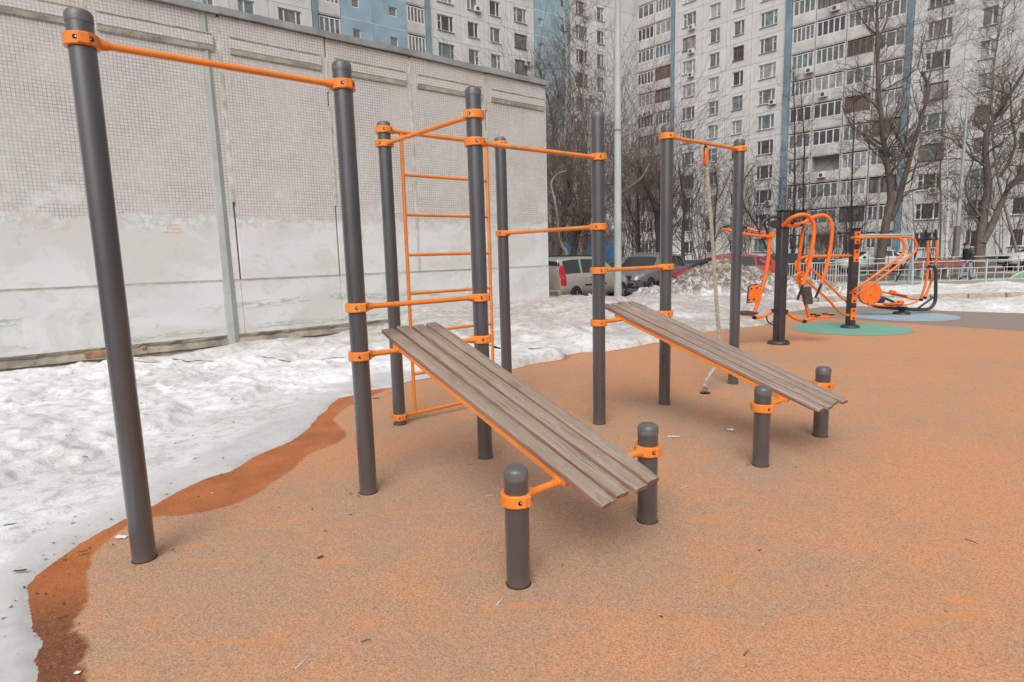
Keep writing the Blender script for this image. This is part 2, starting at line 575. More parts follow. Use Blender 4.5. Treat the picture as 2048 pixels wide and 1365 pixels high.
# ---- snow
def snow_shader(name, dirtiness):
    m, nt, b = new_mat(name)
    pos = geo_pos(nt)
    n1 = noise(nt, pos, 1.1, 6, 0.62, 0.4)
    n2 = noise(nt, pos, 7.0, 8, 0.72, 0.6)
    n3 = noise(nt, pos, 34, 6, 0.75)
    col = mixc(nt, ramp(nt, n1, 0.35, 0.7), (0.82, 0.82, 0.825), (0.72, 0.715, 0.715))
    col = mixc(nt, ramp(nt, n2, 0.46, 0.70, 0, 0.6), col, (0.36, 0.335, 0.315))  # uneven grey of old snow, also standing in for relief shading
    tan = math_n(nt, 'MULTIPLY', attr(nt, "dirt"), ramp(nt, n2, 0.25, 0.65, 0.35, 0.95))
    col = mixc(nt, tan, col, (0.36, 0.31, 0.265))
    speck = N(nt, "ShaderNodeTexVoronoi", feature='F1', i_Scale=9.0, i_Randomness=1.0)
    mpv = N(nt, "ShaderNodeMapping")
    mpv.inputs["Scale"].default_value = (1, 1, 1)
    L(nt, pos, mpv.inputs[0])
    wv = N(nt, "ShaderNodeVectorMath", operation='ADD')
    L(nt, mpv.outputs[0], wv.inputs[0])
    nz = N(nt, "ShaderNodeTexNoise", i_Scale=18.0)
    L(nt, pos, nz.inputs["Vector"])
    sc = N(nt, "ShaderNodeVectorMath", operation='SCALE')
    L(nt, nz.outputs["Color"], sc.inputs[0])
    sc.inputs["Scale"].default_value = 0.12
    L(nt, sc.outputs[0], wv.inputs[1])
    L(nt, wv.outputs[0], speck.inputs["Vector"])
    sp = ramp(nt, speck.outputs["Distance"], 0.07, 0.13, 1.0, 0.0)
    rs = N(nt, "ShaderNodeSeparateColor")
    L(nt, speck.outputs["Color"], rs.inputs[0])
    sp = math_n(nt, 'MULTIPLY', sp, ramp(nt, rs.outputs[0], 0.74 - 0.5 * dirtiness, 0.80 - 0.5 * dirtiness))
    col = mixc(nt, math_n(nt, 'MULTIPLY', sp, 0.85), col, (0.085, 0.06, 0.045))
    if dirtiness > 0.3:
        blk = ramp(nt, noise(nt, pos, 6, 9, 0.8, 0.8), 0.42, 0.54)
        blk = math_n(nt, 'MULTIPLY', blk, ramp(nt, attr(nt, "dirt"), 0.0, 0.7, 0.2, 0.95))
        col = mixc(nt, blk, col, (0.125, 0.09, 0.065))
    ice = attr(nt, "ice")
    icem = math_n(nt, 'MULTIPLY', ice, ramp(nt, n1, 0.2, 0.6, 0.7, 1.0))
    icol = mixc(nt, ramp(nt, n2, 0.3, 0.7), (0.46, 0.45, 0.44), (0.58, 0.57, 0.565))
    col = mixc(nt, icem, col, icol)
    L(nt, col, b.inputs["Base Color"])
    L(nt, ramp(nt, ice, 0, 1, 0.75, 0.28), b.inputs["Roughness"])
    b.inputs["Specular IOR Level"].default_value = 0.4
    b.inputs["Subsurface Weight"].default_value = 0.0
    bm_h = math_n(nt, 'ADD', n2, math_n(nt, 'MULTIPLY', n3, 0.5))
    bs = nt.nodes.new("ShaderNodeBump")
    L(nt, ramp(nt, ice, 0, 1, 0.6, 0.12), bs.inputs["Strength"])
    bs.inputs["Distance"].default_value = 0.05
    L(nt, bm_h, bs.inputs["Height"])
    L(nt, bs.outputs[0], b.inputs["Normal"])
snow_shader("snow", 0.08)
snow_shader("snow_dirty", 0.6)

def wall_off(X, Y):            # distance in front of the low building's wall
    return -((X - WALL_C.x) * NV.x + (Y - WALL_C.y) * NV.y)
def wall_s(X, Y):
    return (X - WALL_C.x) * DV.x + (Y - WALL_C.y) * DV.y

def snow_field(X, Y):
    sd = seg_dist(X, Y, EDGE)
    sd = np.where(in_poly(X, Y, SNOW_POLY), sd, -sd)
    sd = sd + (fbm(X, Y, 4.0, 3, 3) - 0.5) * 0.10 * smin(Y, 3, 7)
    near = 1 - smin(X + 0.35 * Y, 1.6, 2.6)                # left part: thin icy rim
    T = 0.028 * near + 0.15 * (1 - near)
    w = 0.05 * near + 0.07 * (1 - near)
    h = T * (1 - np.exp(-np.maximum(sd, 0) / w))
    ice = near * (1 - smin(sd + (fbm(X, Y, 2.2, 4, 5) - 0.5) * 0.9, 0.25, 0.55))
    body = smin(sd, 0.25, 1.6)
    h = h + body * 0.05 * (1 - 0.5 * ice)
    # rise towards the wall and behind the corner
    wo, ws = wall_off(X, Y), wall_s(X, Y)
    rise = np.interp(ws, [-11, -9, -6.5, -5, -3.5, -1.5, 0, 3], [.05, .0, .06, .14, .15, .18, .20, .06])
    h = h + rise * smin(sd, 0.4, 2.5) * (1 - 0.35 * smin(wo, 0.5, 3.0))
    # swell in front of the corner and towards the lamp pole
    h = h + 0.20 * np.exp(-((X - 1.4) ** 2 / 1.8 + (Y - 13.3) ** 2 / 3.5)) * smin(sd, 0, 1)
    # right-hand bank: a low ridge in front of the kerb, a fuller one behind it
    right = smin(X, 6.2, 8.5)
    kd = Y - (16.3 - 0.035 * (X - 12))
    ridge = 0.15 * smin(sd, 0.0, 0.7) * (1 - smin(kd, -1.4, -0.15)) * right
    back = (0.06 + 0.09 * smin(kd, 0.2, 2.2)) * smin(kd, 0.0, 0.35) * right
    h = np.where(right > 0, h * (1 - right) + right * (ridge + back + 0.02), h)
    # relief
    amp = smin(sd, 0.1, 0.9) * (1 - 0.85 * ice)
    h = h + amp * ((fbm(X, Y, 0.7, 5, 21) - 0.5) * 0.30 + (fbm(X + 0.6 * fbm(X, Y, 1.3, 3, 5), Y, 1.9, 5, 33, 0.6) - 0.5) * 0.17 + np.abs(fbm(X, Y, 4.3, 5, 41, 0.65) - 0.5) * 0.03 - 0.045 * smin(fbm(X, Y, 1.5, 4, 47, 0.6), 0.53, 0.60))
    h = np.maximum(h, np.minimum(np.maximum(sd, 0) * 0.4, 0.022))
    # falls away to the yard behind
    backline = np.where(X < 6.5, 17.2 + 0.1 * (X - 2), 20.8 - 0.05 * (X - 12))
    h = h - 0.75 * smin(Y, backline, backline + 1.3) * 1.0
    h = np.where(sd < 0, np.maximum(-0.35 * (-sd) - 0.004, -0.06), np.maximum(h, -0.30))
    melt = smin(fbm(X, Y, 1.5, 4, 47, 0.6), 0.53, 0.62)
    pilemask = np.exp(-((X - 6.6) ** 2 / 9 + (Y - 17.6) ** 2 / 6))
    dirt = np.clip(1.0 * smin(fbm(X, Y, 0.8, 4, 61), 0.28, 0.52) * smin(Y, 8.0, 12.5) * (1 - 0.6 * right) + 0.5 * pilemask + 0.16 * smin(fbm(X, Y, 1.7, 4, 67), 0.5, 0.7) + 0.22 * melt, 0, 1)
    dirt = np.maximum(dirt, 0.85 * np.exp(-((X - 1.5) ** 2 / 3.5 + (Y - 14.0) ** 2 / 7.0)) * smin(fbm(X, Y, 1.3, 3, 71), 0.3, 0.6))
    dirt = np.maximum(dirt, 0.95 * smin(Y, 8.3, 10.5) * (1 - 0.7 * right) * (0.45 + 0.55 * smin(fbm(X, Y, 2.6, 5, 63, 0.65), 0.35, 0.60)))
    rimdirt = np.exp(-(np.maximum(sd, 0) / 0.12) ** 2) * (1 - near) * 0.6
    dirt = np.maximum(dirt, rimdirt)
    return h, sd, {"dirt": dirt, "ice": ice}

snow_root = None
for k, (xs, ys) in enumerate(((np.arange(-9.0, 1.801, 0.027), np.arange(1.2, 9.001, 0.027)), (np.arange(-11.0, 34.01, 0.09), np.arange(9.0, 23.01, 0.09)))):
    X, Y = np.meshgrid(xs, ys)
    h, sd, at = snow_field(X, Y)
    keep = (sd > -0.12) & (wall_off(X, Y) > -0.06) | ((sd > -0.12) & (wall_s(X, Y) > -0.1))
    keep &= ~((wall_off(X, Y) < -0.06) & (wall_s(X, Y) < -0.1))
    me = grid_mesh("snow", xs, ys, h, "snow", at, keep)
    o = link(me, "snow_cover")
    tag(o, "old melting snow with grey ice rim along the tiled wall" if k == 0 else "trampled old snow and banks behind the posts and machines", "snow", kind="structure")
# right of the near patch the snow edge lies beyond y = 9 only

# ---- dirty ploughed heap
def heap_field(X, Y):
    u, v = X - 6.1, Y - 18.3
    env = np.interp(X, [3.0, 3.5, 4.0, 4.6, 5.1, 5.6, 6.1, 6.6, 7.1, 7.9, 9.0, 10.4, 11.2], [-.3, .10, .36, .46, .66, .98, 1.20, 1.16, .94, .80, .58, .25, -.3])
    crs = np.clip(1 - (np.abs(v + 0.1) / 1.5) ** 1.7, -0.5, 1)
    h = env * np.clip(crs, -0.4, 1)
    rough = (np.abs(fbm(X, Y, 2.2, 3, 81) - 0.5) * 0.85 + np.abs(fbm(X, Y, 5.0, 4, 83) - 0.5) * 0.75 + np.abs(fbm(X, Y, 13, 2, 87) - .5) * .14)
    return h + rough * np.clip(h + 0.25, 0, 0.6) - 0.12
xs, ys = np.arange(2.6, 11.4, 0.05), np.arange(16.4, 20.3, 0.05)
X, Y = np.meshgrid(xs, ys)
h = heap_field(X, Y)
at = {"dirt": np.clip(0.2 + 0.75 * smin(h, 0.1, 0.9) + 0.5 * (fbm(X, Y, 1.2, 3, 91) - 0.4), 0, 1), "ice": np.zeros(X.shape)}
o = link(grid_mesh("snow_heap", xs, ys, np.maximum(h, -0.32), "snow_dirty", at, h > -0.31), "snow_heap")
tag(o, "large heap of dirty ploughed snow in front of the red car", "snow heap")

# ---- concrete kerb between the two snow banks on the right
paint("kerb_concrete", (0.36, 0.31, 0.25), 0.9, 0.2, 4, dirt=(0.22, 0.19, 0.15), dirt_amt=0.6, bstr=0.4)
kerb = empty("kerb", (7.4, 16.4, 0))
tag(kerb, "low concrete kerb stones running between the two snow banks", "kerb", kind="structure")
for i in range(26):
    x = 7.9 + i * 1.0
    y = 16.3 - 0.035 * (x - 12)
    q = MB().box((x, y, 0.05), (0.985, 0.16, 0.25), bev=0.012)
    q.build("kerb_stone", "kerb_concrete", kerb)
# ================================================================== low tiled building
m, nt, b = new_mat("tile_wall")
obj_v = coords(nt, "Object")
sep = N(nt, "ShaderNodeSeparateXYZ")
L(nt, obj_v, sep.inputs[0])
cmb = N(nt, "ShaderNodeCombineXYZ")
L(nt, math_n(nt, 'ADD', sep.outputs[0], sep.outputs[1]), cmb.inputs[0])
L(nt, sep.outputs[2], cmb.inputs[1])
brk = N(nt, "ShaderNodeTexBrick", offset=0.0, squash=1.0)
brk.inputs["Scale"].default_value = 1.0
brk.inputs["Mortar Size"].default_value = 0.0038
brk.inputs["Mortar Smooth"].default_value = 0.25
brk.inputs["Brick Width"].default_value = 0.05
brk.inputs["Row Height"].default_value = 0.05
brk.inputs["Color1"].default_value = (0.60, 0.58, 0.56, 1)
brk.inputs["Color2"].default_value = (0.53, 0.51, 0.485, 1)
stain = noise(nt, obj_v, 0.9, 6, 0.65, 0.3)
grout = mixc(nt, ramp(nt, stain, 0.35, 0.65), (0.42, 0.385, 0.345), (0.22, 0.19, 0.15))
L(nt, grout, brk.inputs["Mortar"])
jit = N(nt, "ShaderNodeVectorMath", operation='MULTIPLY_ADD')
nzv = N(nt, "ShaderNodeTexNoise", i_Scale=2.2, i_Detail=2.0)
L(nt, obj_v, nzv.inputs["Vector"])
L(nt, nzv.outputs["Color"], jit.inputs[0])
jit.inputs[1].default_value = (0.02, 0.02, 0)
L(nt, cmb.outputs[0], jit.inputs[2])
L(nt, jit.outputs[0], brk.inputs["Vector"])
tile = brk.outputs["Color"]
yel = noise(nt, obj_v, 1.6, 5, 0.6, 0.2)
tile = mixc(nt, ramp(nt, yel, 0.52, 0.74, 0, 0.4), tile, (0.50, 0.445, 0.34))
miss = noise(nt, obj_v, 6.0, 5, 0.8, 0.3)
tile = mixc(nt, ramp(nt, miss, 0.70, 0.735, 0, 0.85), tile, (0.19, 0.165, 0.125))
runs = coords(nt, "Object", scale=(5.0, 5.0, 0.25))
tile = mixc(nt, ramp(nt, noise(nt, runs, 1.4, 4, 0.6), 0.55, 0.75, 0, 0.25), tile, (0.34, 0.31, 0.26))
# whitewash over the lower part, ragged upper edge, patches and old colour showing
blk = coords(nt, "Object", scale=(1.1, 1.1, 2.2))
zed = math_n(nt, 'ADD', sep.outputs[2], math_n(nt, 'MULTIPLY', math_n(nt, 'SUBTRACT', noise(nt, blk, 1.0, 8, 0.7), 0.5), 0.8))
zed2 = math_n(nt, 'ADD', zed, math_n(nt, 'MULTIPLY', math_n(nt, 'SUBTRACT', noise(nt, obj_v, 14, 4, 0.7), 0.5), 0.12))
wash = ramp(nt, zed2, 2.28, 2.31, 1.0, 0.0)
smear = math_n(nt, 'MULTIPLY', ramp(nt, sep.outputs[2], 3.3, 2.5), ramp(nt, noise(nt, coords(nt, "Object", scale=(0.8, 0.8, 1.3)), 1.0, 7, 0.65, 0.3), 0.50, 0.60))
smear = math_n(nt, 'ADD', math_n(nt, 'MULTIPLY', smear, 0.75), math_n(nt, 'MULTIPLY', ramp(nt, noise(nt, obj_v, 0.55, 8, 0.7, 0.2), 0.56, 0.66), 0.35))
wash = math_n(nt, 'MAXIMUM', wash, smear)
p1 = noise(nt, blk, 0.9, 3, 0.5)
white = mixc(nt, ramp(nt, p1, 0.40, 0.62), (0.645, 0.638, 0.638), (0.60, 0.588, 0.584))
white = mixc(nt, ramp(nt, noise(nt, coords(nt, "Object", scale=(0.6, 0.6, 0.9)), 1.0, 7, 0.7, 0.4), 0.48, 0.56, 0, 0.75), white, (0.55, 0.535, 0.505))
sm = noise(nt, obj_v, 5.0, 8, 0.72, 0.8)
white = mixc(nt, ramp(nt, sm, 0.54, 0.72, 0, 0.5), white, (0.40, 0.38, 0.36))
chip = noise(nt, coords(nt, "Object", scale=(2.0, 2.0, 9.0)), 2.2, 6, 0.75, 0.2)
zw = math_n(nt, 'ADD', sep.outputs[2], math_n(nt, 'MULTIPLY', math_n(nt, 'SUBTRACT', noise(nt, obj_v, 0.8, 3, 0.5), 0.5), 0.22))
band = math_n(nt, 'ADD', ramp(nt, math_n(nt, 'ABSOLUTE', math_n(nt, 'SUBTRACT', zw, 0.80)), 0.085, 0.03), ramp(nt, math_n(nt, 'ABSOLUTE', math_n(nt, 'SUBTRACT', zw, 0.40)), 0.07, 0.02))
band = math_n(nt, 'MULTIPLY', band, ramp(nt, noise(nt, obj_v, 0.55, 3, 0.6), 0.42, 0.56))
chipz = math_n(nt, 'MULTIPLY', band, ramp(nt, chip, 0.46, 0.54))
white = mixc(nt, math_n(nt, 'MULTIPLY', chipz, 0.8), white, (0.30, 0.36, 0.26))
topband = math_n(nt, 'MULTIPLY', ramp(nt, zed, 2.0, 2.14), math_n(nt, 'MULTIPLY', ramp(nt, noise(nt, obj_v, 9, 6, 0.8), 0.44, 0.58), ramp(nt, noise(nt, obj_v, 0.7, 4, 0.7), 0.38, 0.52)))
tb = mixc(nt, ramp(nt, noise(nt, obj_v, 3.0, 3, 0.6), 0.45, 0.55), (0.36, 0.47, 0.41), (0.52, 0.40, 0.38))
white = mixc(nt, math_n(nt, 'MULTIPLY', topband, 0.65), white, tb)
col = mixc(nt, wash, tile, white)
L(nt, col, b.inputs["Base Color"])
b.inputs["Roughness"].default_value = 0.62
hgt = math_n(nt, 'ADD', math_n(nt, 'MULTIPLY', math_n(nt, 'SUBTRACT', 1.0, brk.outputs["Fac"]), math_n(nt, 'SUBTRACT', 1.0, wash)), math_n(nt, 'MULTIPLY', sm, 0.25))
bump(nt, b, hgt, 0.5, 0.006)
paint("mortar", (0.50, 0.465, 0.42), 0.9, 0.2, 5, dirt=(0.2, 0.17, 0.13), dirt_amt=0.7, bstr=0.5)
paint("old_concrete", (0.30, 0.255, 0.205), 0.95, 0.35, 3, dirt=(0.10, 0.08, 0.06), dirt_amt=0.8, bstr=0.8)
paint("zinc", (0.33, 0.34, 0.335), 0.5, 0.18, 2, metallic=0.3, dirt=(0.2, 0.19, 0.17), dirt_amt=0.6)
paint("moss_concrete", (0.43, 0.40, 0.34), 0.95, 0.35, 3, dirt=(0.10, 0.085, 0.05), dirt_amt=0.7, bstr=0.6)
paint("void", (0.02, 0.018, 0.016), 0.95)
paint("rust_brick", (0.30, 0.17, 0.10), 0.95, 0.3, 12, bstr=0.6)
paint("stencil", (0.62, 0.45, 0.36), 0.8, 0.2, 20)

lb = empty("tiled_building", (WALL_C.x, WALL_C.y, 0), TH)
tag(lb, "low flat-roofed building with tiled panels above and whitewashed wall below", "building")
def LB(mb, name, mat, parent=None, smooth=None):
    return mb.build(name, mat, parent or lb, smooth, shift=False)
joints = [0.0, -1.87, -3.79, -5.56, -7.38, -9.21, -11.04, -12.87, -14.7, -16.5, -18.3]
core = MB().box((-9.25, 5.2, 2.7), (18.2, 10.0, 5.6))
LB(core, "wall_core", "void")
for i in range(len(joints) - 1):
    x1, x0 = joints[i] - 0.012, joints[i + 1] + 0.012
    cx, w = (x0 + x1) / 2, x1 - x0
    p = LB(MB().box((cx, 0.07, (1.245 + 5.545) / 2), (w, 0.14 + 0.012 * (i % 2), 5.545 - 1.245), bev=0.012), "wall_panel", "tile_wall")
    # raised moulding near the top: band with a sloping underside, stopping short of the joints
    q = MB()
    mx0, mx1 = x0 + 0.13, x1 - 0.10
    prof = [(0.0, 5.22), (-0.045, 5.205), (-0.05, 5.05), (-0.035, 5.03), (0.0, 4.955)]
    k = len(prof)
    vs = [(mx0, y, z) for y, z in prof] + [(mx1, y, z) for y, z in prof]
    q.add(vs, [(j, j + 1, j + 1 + k, j + k) for j in range(k - 1)] + [tuple(range(k))[::-1], tuple(range(k, 2 * k))])
    LB(q, "moulding", "tile_wall", p)
    LB(MB().box((cx + 0.015, -0.026, 4.993), (mx1 - mx0 - 0.01, 0.042, 0.055), Matrix.Rotation(0.35, 3, 'X')), "lower_ledge", "moss_concrete", p)
    LB(MB().box((cx + 0.015, -0.030, 5.218), (mx1 - mx0 - 0.02, 0.05, 0.016)), "upper_ledge", "moss_concrete", p)
    # plinth panel below the horizontal joint
    LB(MB().box((cx, 0.075, (0.30 + 1.222) / 2), (w + 0.02, 0.13, 1.222 - 0.30), bev=0.008), "plinth_panel", "tile_wall")
    MB_j = MB().box((cx, 0.03, 1.2335), (w + 0.03, 0.04, 0.03))
    LB(MB_j, "bed_joint", "mortar", p)
    # mortar smeared over the joint, with gaps left open
    xj = joints[i + 1]
    spans = [(2.55, 5.5)] if i in (3, 2) else ([(1.25, 4.3), (4.75, 5.5)] if i == 0 else [(1.25, 5.5)])
    if i == 2:
        spans = [(2.55, 4.35), (4.6, 5.2)]
    for za, zb in spans:
        q = MB()
        nseg = max(3, int((zb - za) / 0.11))
        rr = random.Random(i * 31 + int(za * 10))
        left, right_ = [], []
        for k2 in range(nseg + 1):
            z = za + (zb - za) * k2 / nseg
            wj = 0.022 + 0.035 * rr.random()
            off = 0.012 * (rr.random() - 0.5)
            left.append((xj + off - wj, -0.003, z)); right_.append((xj + off + wj, -0.003, z))
        mid_ = [((l[0] + r_[0]) / 2, -0.012 - 0.006 * rr.random(), l[2]) for l, r_ in zip(left, right_)]
        vs = left + mid_ + right_
        n1 = nseg + 1
        q.add(vs, [(k2, k2 + n1, k2 + n1 + 1, k2 + 1) for k2 in range(nseg)] + [(k2 + n1, k2 + 2 * n1, k2 + 2 * n1 + 1, k2 + n1 + 1) for k2 in range(nseg)])
        LB(q, "joint_mortar", "mortar", p, 60)
    # coping sheet
    q = MB()
    sag = 0.012 * math.sin(i * 2.1)
    q.add([(x0 - 0.02, -0.07, 5.548 + sag), (x1 + 0.02, -0.07, 5.548 - sag), (x1 + 0.02, -0.075, 5.655 - sag), (x0 - 0.02, -0.075, 5.655 + sag), (x0 - 0.02, 0.5, 5.70), (x1 + 0.02, 0.5, 5.70),
           (x0 - 0.02, 0.13, 5.548), (x1 + 0.02, 0.13, 5.548)],
          [(0, 1, 2, 3), (3, 2, 5, 4), (1, 0, 6, 7)])
    LB(q, "coping_sheet", "zinc")
# crumbling footing
q = MB()
rr = random.Random(5)
xs_ = np.linspace(0.05, -18.3, 150)
top = [0.318 + 0.03 * (rr.random() - 0.6) for _ in xs_]
rows = []
for zf, yy in ((1.0, 0.03), (0.92, 0.004), (0.75, 0.035), (0.7, 0.0), (0.45, -0.03), (0.4, 0.02), (0.0, -0.05), (-0.6, -0.06)):
    rows.append([(x, yy + 0.02 * (rr.random() - 0.5), (t * zf if zf >= 0 else -0.3)) for x, t in zip(xs_, top)])
vs = [p for r in rows for p in r]
n1 = len(xs_)
q.add(vs, [(j * n1 + k, j * n1 + k + 1, (j + 1) * n1 + k + 1, (j + 1) * n1 + k) for j in range(len(rows) - 1) for k in range(n1 - 1)])
LB(q, "footing", "old_concrete")
for xa, xb, za, zb in ((-9.72, -9.42, 0.15, 0.27), (-8.98, -8.9, 0.2, 0.27)):
    LB(MB().box(((xa + xb) / 2, -0.005, (za + zb) / 2), (xb - xa, 0.06, zb - za), bev=0.02), "exposed_brick", "rust_brick")
# end wall and roof
LB(MB().box((0.005 - 0.07, 5.2, 3.4), (0.14, 10.0, 4.28)), "end_wall", "tile_wall")
LB(MB().box((-0.07, 5.2, 0.75), (0.13, 10.0, 0.95)), "end_plinth", "tile_wall")
LB(MB().box((-9.1, 5.3, 5.62), (18.2, 9.9, 0.1)), "roof", "zinc")
LB(MB().box((0.03, 5.25, 5.6), (0.09, 10.1, 0.11)), "end_coping", "zinc")
# two faded stencilled notices (rows of small worn strokes)
for nx, zt in ((-8.35, 2.16), (-3.52, 2.10)):
    q = MB()
    rr = random.Random(int(nx * 10))
    for row, wrow in enumerate((0.27, 0.17, 0.29)):
        x = nx - wrow / 2
        while x < nx + wrow / 2:
            wl = 0.012 + 0.012 * rr.random()
            hl = 0.016 + 0.018 * rr.random()
            q.box((x + wl / 2, -0.0022, zt - row * 0.055), (wl, 0.002, hl))
            x += wl + 0.006 + 0.006 * rr.random()
    LB(q, "stencilled_notice", "stencil")

# ================================================================== apartment blocks
m, nt, b = new_mat("facade")
v = coords(nt, "Object")
n1 = noise(nt, v, 0.35, 5, 0.6)
col = mixc(nt, ramp(nt, n1, 0.35, 0.65), (0.63, 0.61, 0.595), (0.55, 0.53, 0.515))
streak = noise(nt, coords(nt, "Object", scale=(3.0, 3.0, 0.18)), 1.2, 5, 0.65)
col = mixc(nt, ramp(nt, streak, 0.5, 0.75, 0, 0.4), col, (0.38, 0.35, 0.32))
oi = N(nt, "ShaderNodeObjectInfo")
col = mixc(nt, ramp(nt, oi.outputs["Random"], 0, 1, 0.0, 0.22), col, (0.45, 0.415, 0.385))
L(nt, col, b.inputs["Base Color"])
b.inputs["Roughness"].default_value = 0.9
bump(nt, b, noise(nt, v, 9, 5, 0.7), 0.25, 0.02)
paint("facade_blue", (0.26, 0.355, 0.41), 0.85, 0.14, 0.5, dirt=(0.32, 0.36, 0.38), dirt_amt=0.35)
paint("pilaster_blue", (0.165, 0.235, 0.275), 0.85, 0.2, 0.4, dirt=(0.3, 0.32, 0.33), dirt_amt=0.4)
paint("seam_white", (0.62, 0.60, 0.57), 0.9)
paint("parapet", (0.52, 0.49, 0.46), 0.9, 0.16, 0.7, dirt=(0.33, 0.3, 0.27), dirt_amt=0.5)
paint("plinth_blue", (0.03, 0.085, 0.16), 0.8, 0.2, 1.0)
paint("panel_blue", (0.045, 0.13, 0.24), 0.6, 0.2, 1.0)
paint("dark_joint", (0.10, 0.09, 0.085), 0.95)
paint("frame_white", (0.64, 0.63, 0.62), 0.5, 0.08, 2)
paint("frame_brown", (0.21, 0.11, 0.075), 0.6, 0.2, 4)
paint("frame_maroon", (0.10, 0.045, 0.045), 0.6, 0.25, 4)
paint("frame_grey", (0.36, 0.36, 0.36), 0.6, 0.15, 3)
paint("ac_white", (0.60, 0.59, 0.57), 0.5, 0.1, 4, dirt=(0.3, 0.28, 0.25), dirt_amt=0.4)
paint("ac_dark", (0.06, 0.06, 0.06), 0.7)
def glass(name, col, rough=0.08):
    m, nt, b = new_mat(name)
    v = coords(nt, "Object", rnd=True)
    c2 = tuple(x * 0.55 for x in col)
    L(nt, mixc(nt, ramp(nt, noise(nt, v, 1.3, 3, 0.6), 0.35, 0.65), col, c2), b.inputs["Base Color"])
    b.inputs["Roughness"].default_value = rough
    b.inputs["Specular IOR Level"].default_value = 0.8
    return m
glass("pane_dark", (0.075, 0.073, 0.072))
glass("pane_mid", (0.18, 0.185, 0.185))
glass("pane_curtain", (0.36, 0.36, 0.35), 0.15)
glass("pane_teal", (0.17, 0.22, 0.22))  # teal of the reflected sky put into the base colour
glass("pane_warm", (0.16, 0.11, 0.09))
PANES = ["pane_dark", "pane_mid", "pane_mid", "pane_curtain", "pane_curtain", "pane_teal", "pane_teal"]

def panel_mesh(w, h, holes, depth, mat):
    """slab with rectangular openings; local x 0..w, z 0..h, front at y = 0, reveals go to y = depth"""
    q = MB()
    xs = sorted({0.0, w} | {a for hl in holes for a in (hl[0], hl[1])})
    zs = sorted({0.0, h} | {a for hl in holes for a in (hl[2], hl[3])})
    vid = {}
    vs, fs = [], []
    def V(x, y, z):
        k = (round(x, 4), round(y, 4), round(z, 4))
        if k not in vid:
            vid[k] = len(vs)
            vs.append(k)
        return vid[k]
    for i in range(len(xs) - 1):
        for j in range(len(zs) - 1):
            cx, cz = (xs[i] + xs[i + 1]) / 2, (zs[j] + zs[j + 1]) / 2
            if any(a < cx < b_ and c < cz < d for a, b_, c, d in holes):
                continue
            fs.append((V(xs[i], 0, zs[j]), V(xs[i + 1], 0, zs[j]), V(xs[i + 1], 0, zs[j + 1]), V(xs[i], 0, zs[j + 1])))
    for a, b_, c, d in list(holes):
        for (x0, z0), (x1, z1) in (((a, c), (b_, c)), ((b_, c), (b_, d)), ((b_, d), (a, d)), ((a, d), (a, c))):
            fs.append((V(x0, 0, z0), V(x1, 0, z1), V(x1, depth, z1), V(x0, depth, z0)))
    for (x0, z0), (x1, z1) in (((0, 0), (w, 0)), ((w, 0), (w, h)), ((w, h), (0, h)), ((0, h), (0, 0))):
        fs.append((V(x1, 0, z1), V(x0, 0, z0), V(x0, depth, z0), V(x1, depth, z1)))
    q.add(vs, fs)
    return q.mesh("panel", mat)

def frame_mesh(w, h, lights, mat, cross=None, sill=True):
    q = MB()
    t = 0.085
    q.box((w / 2, 0, t / 2), (w, 0.07, t)); q.box((w / 2, 0, h - t / 2), (w, 0.07, t))
    q.box((t / 2, 0, h / 2), (t, 0.068, h - 2 * t)); q.box((w - t / 2, 0, h / 2), (t, 0.068, h - 2 * t))
    for x in lights[1:-1]:
        q.box((x * w, 0, h / 2), (0.115, 0.066, h - 2 * t))
    if cross is not None:
        a, b_ = lights[cross], lights[cross + 1]
        q.box(((a + b_) / 2 * w, 0, h * 0.62), ((b_ - a) * w - 0.1, 0.06, 0.06))
    if sill:
        q.box((w / 2, -0.16, -0.015), (w + 0.12, 0.26, 0.035))
    return q.mesh("window", mat)
def pane_mesh(w, h, lights, mat):
    q = MB()
    for a, b_ in zip(lights[:-1], lights[1:]):
        x0, x1 = a * w + 0.05, b_ * w - 0.05
        q.add([(x0, 0.012, 0.06), (x1, 0.012, 0.06), (x1, 0.012, h - 0.06), (x0, 0.012, h - 0.06)], [(0, 1, 2, 3)])
    return q.mesh("pane", mat)
W3, W2 = (0, 0.24, 0.76, 1), (0, 0.64, 1)
CACHE = {}
def cached(key, fn):
    if key not in CACHE:
        CACHE[key] = fn()
    return CACHE[key]
def add_window(root, x, z, w, h, kind, rr, y=0.14, frame=None, pane=None):
    lights = {"w3": W3, "w3b": (0, 0.28, 0.72, 1), "w2": W2, "w2b": (0, 0.36, 1), "s": (0, 1), "g4": (0, .25, .5, .75, 1), "g3": (0, .33, .67, 1), "g5": (0, .2, .4, .6, .8, 1)}[kind]
    fr = frame or ("frame_white" if rr.random() < 0.86 else ("frame_brown" if rr.random() < 0.6 else "frame_grey"))
    pn = pane or rr.choice(PANES)
    cr = rr.choice([None, None, 0, len(lights) - 2]) if kind[0] == "w" else None
    o = link(cached(("f", round(w, 2), h, kind, fr, cr), lambda: frame_mesh(w, h, lights, fr, cr, kind[0] == "w")), "window", root, Matrix.Translation((x, y, z)))
    link(cached(("p", round(w, 2), h, kind, pn), lambda: pane_mesh(w, h, lights, pn)), "pane", o)
    return o
def ac_unit_mesh():
    q = MB().box((0.4, -0.22, 0.28), (0.82, 0.30, 0.56), bev=0.02)
    return q.mesh("air_conditioner", "ac_white")
def ac_fan_mesh():
    M = Matrix.Rotation(math.radians(90), 3, 'X')
    return MB().lathe([(0.20, 0.0), (0.20, 0.012), (0.0, 0.014)], 16, (0.33, -0.372, 0.28), M).mesh("fan_grille", "ac_dark")
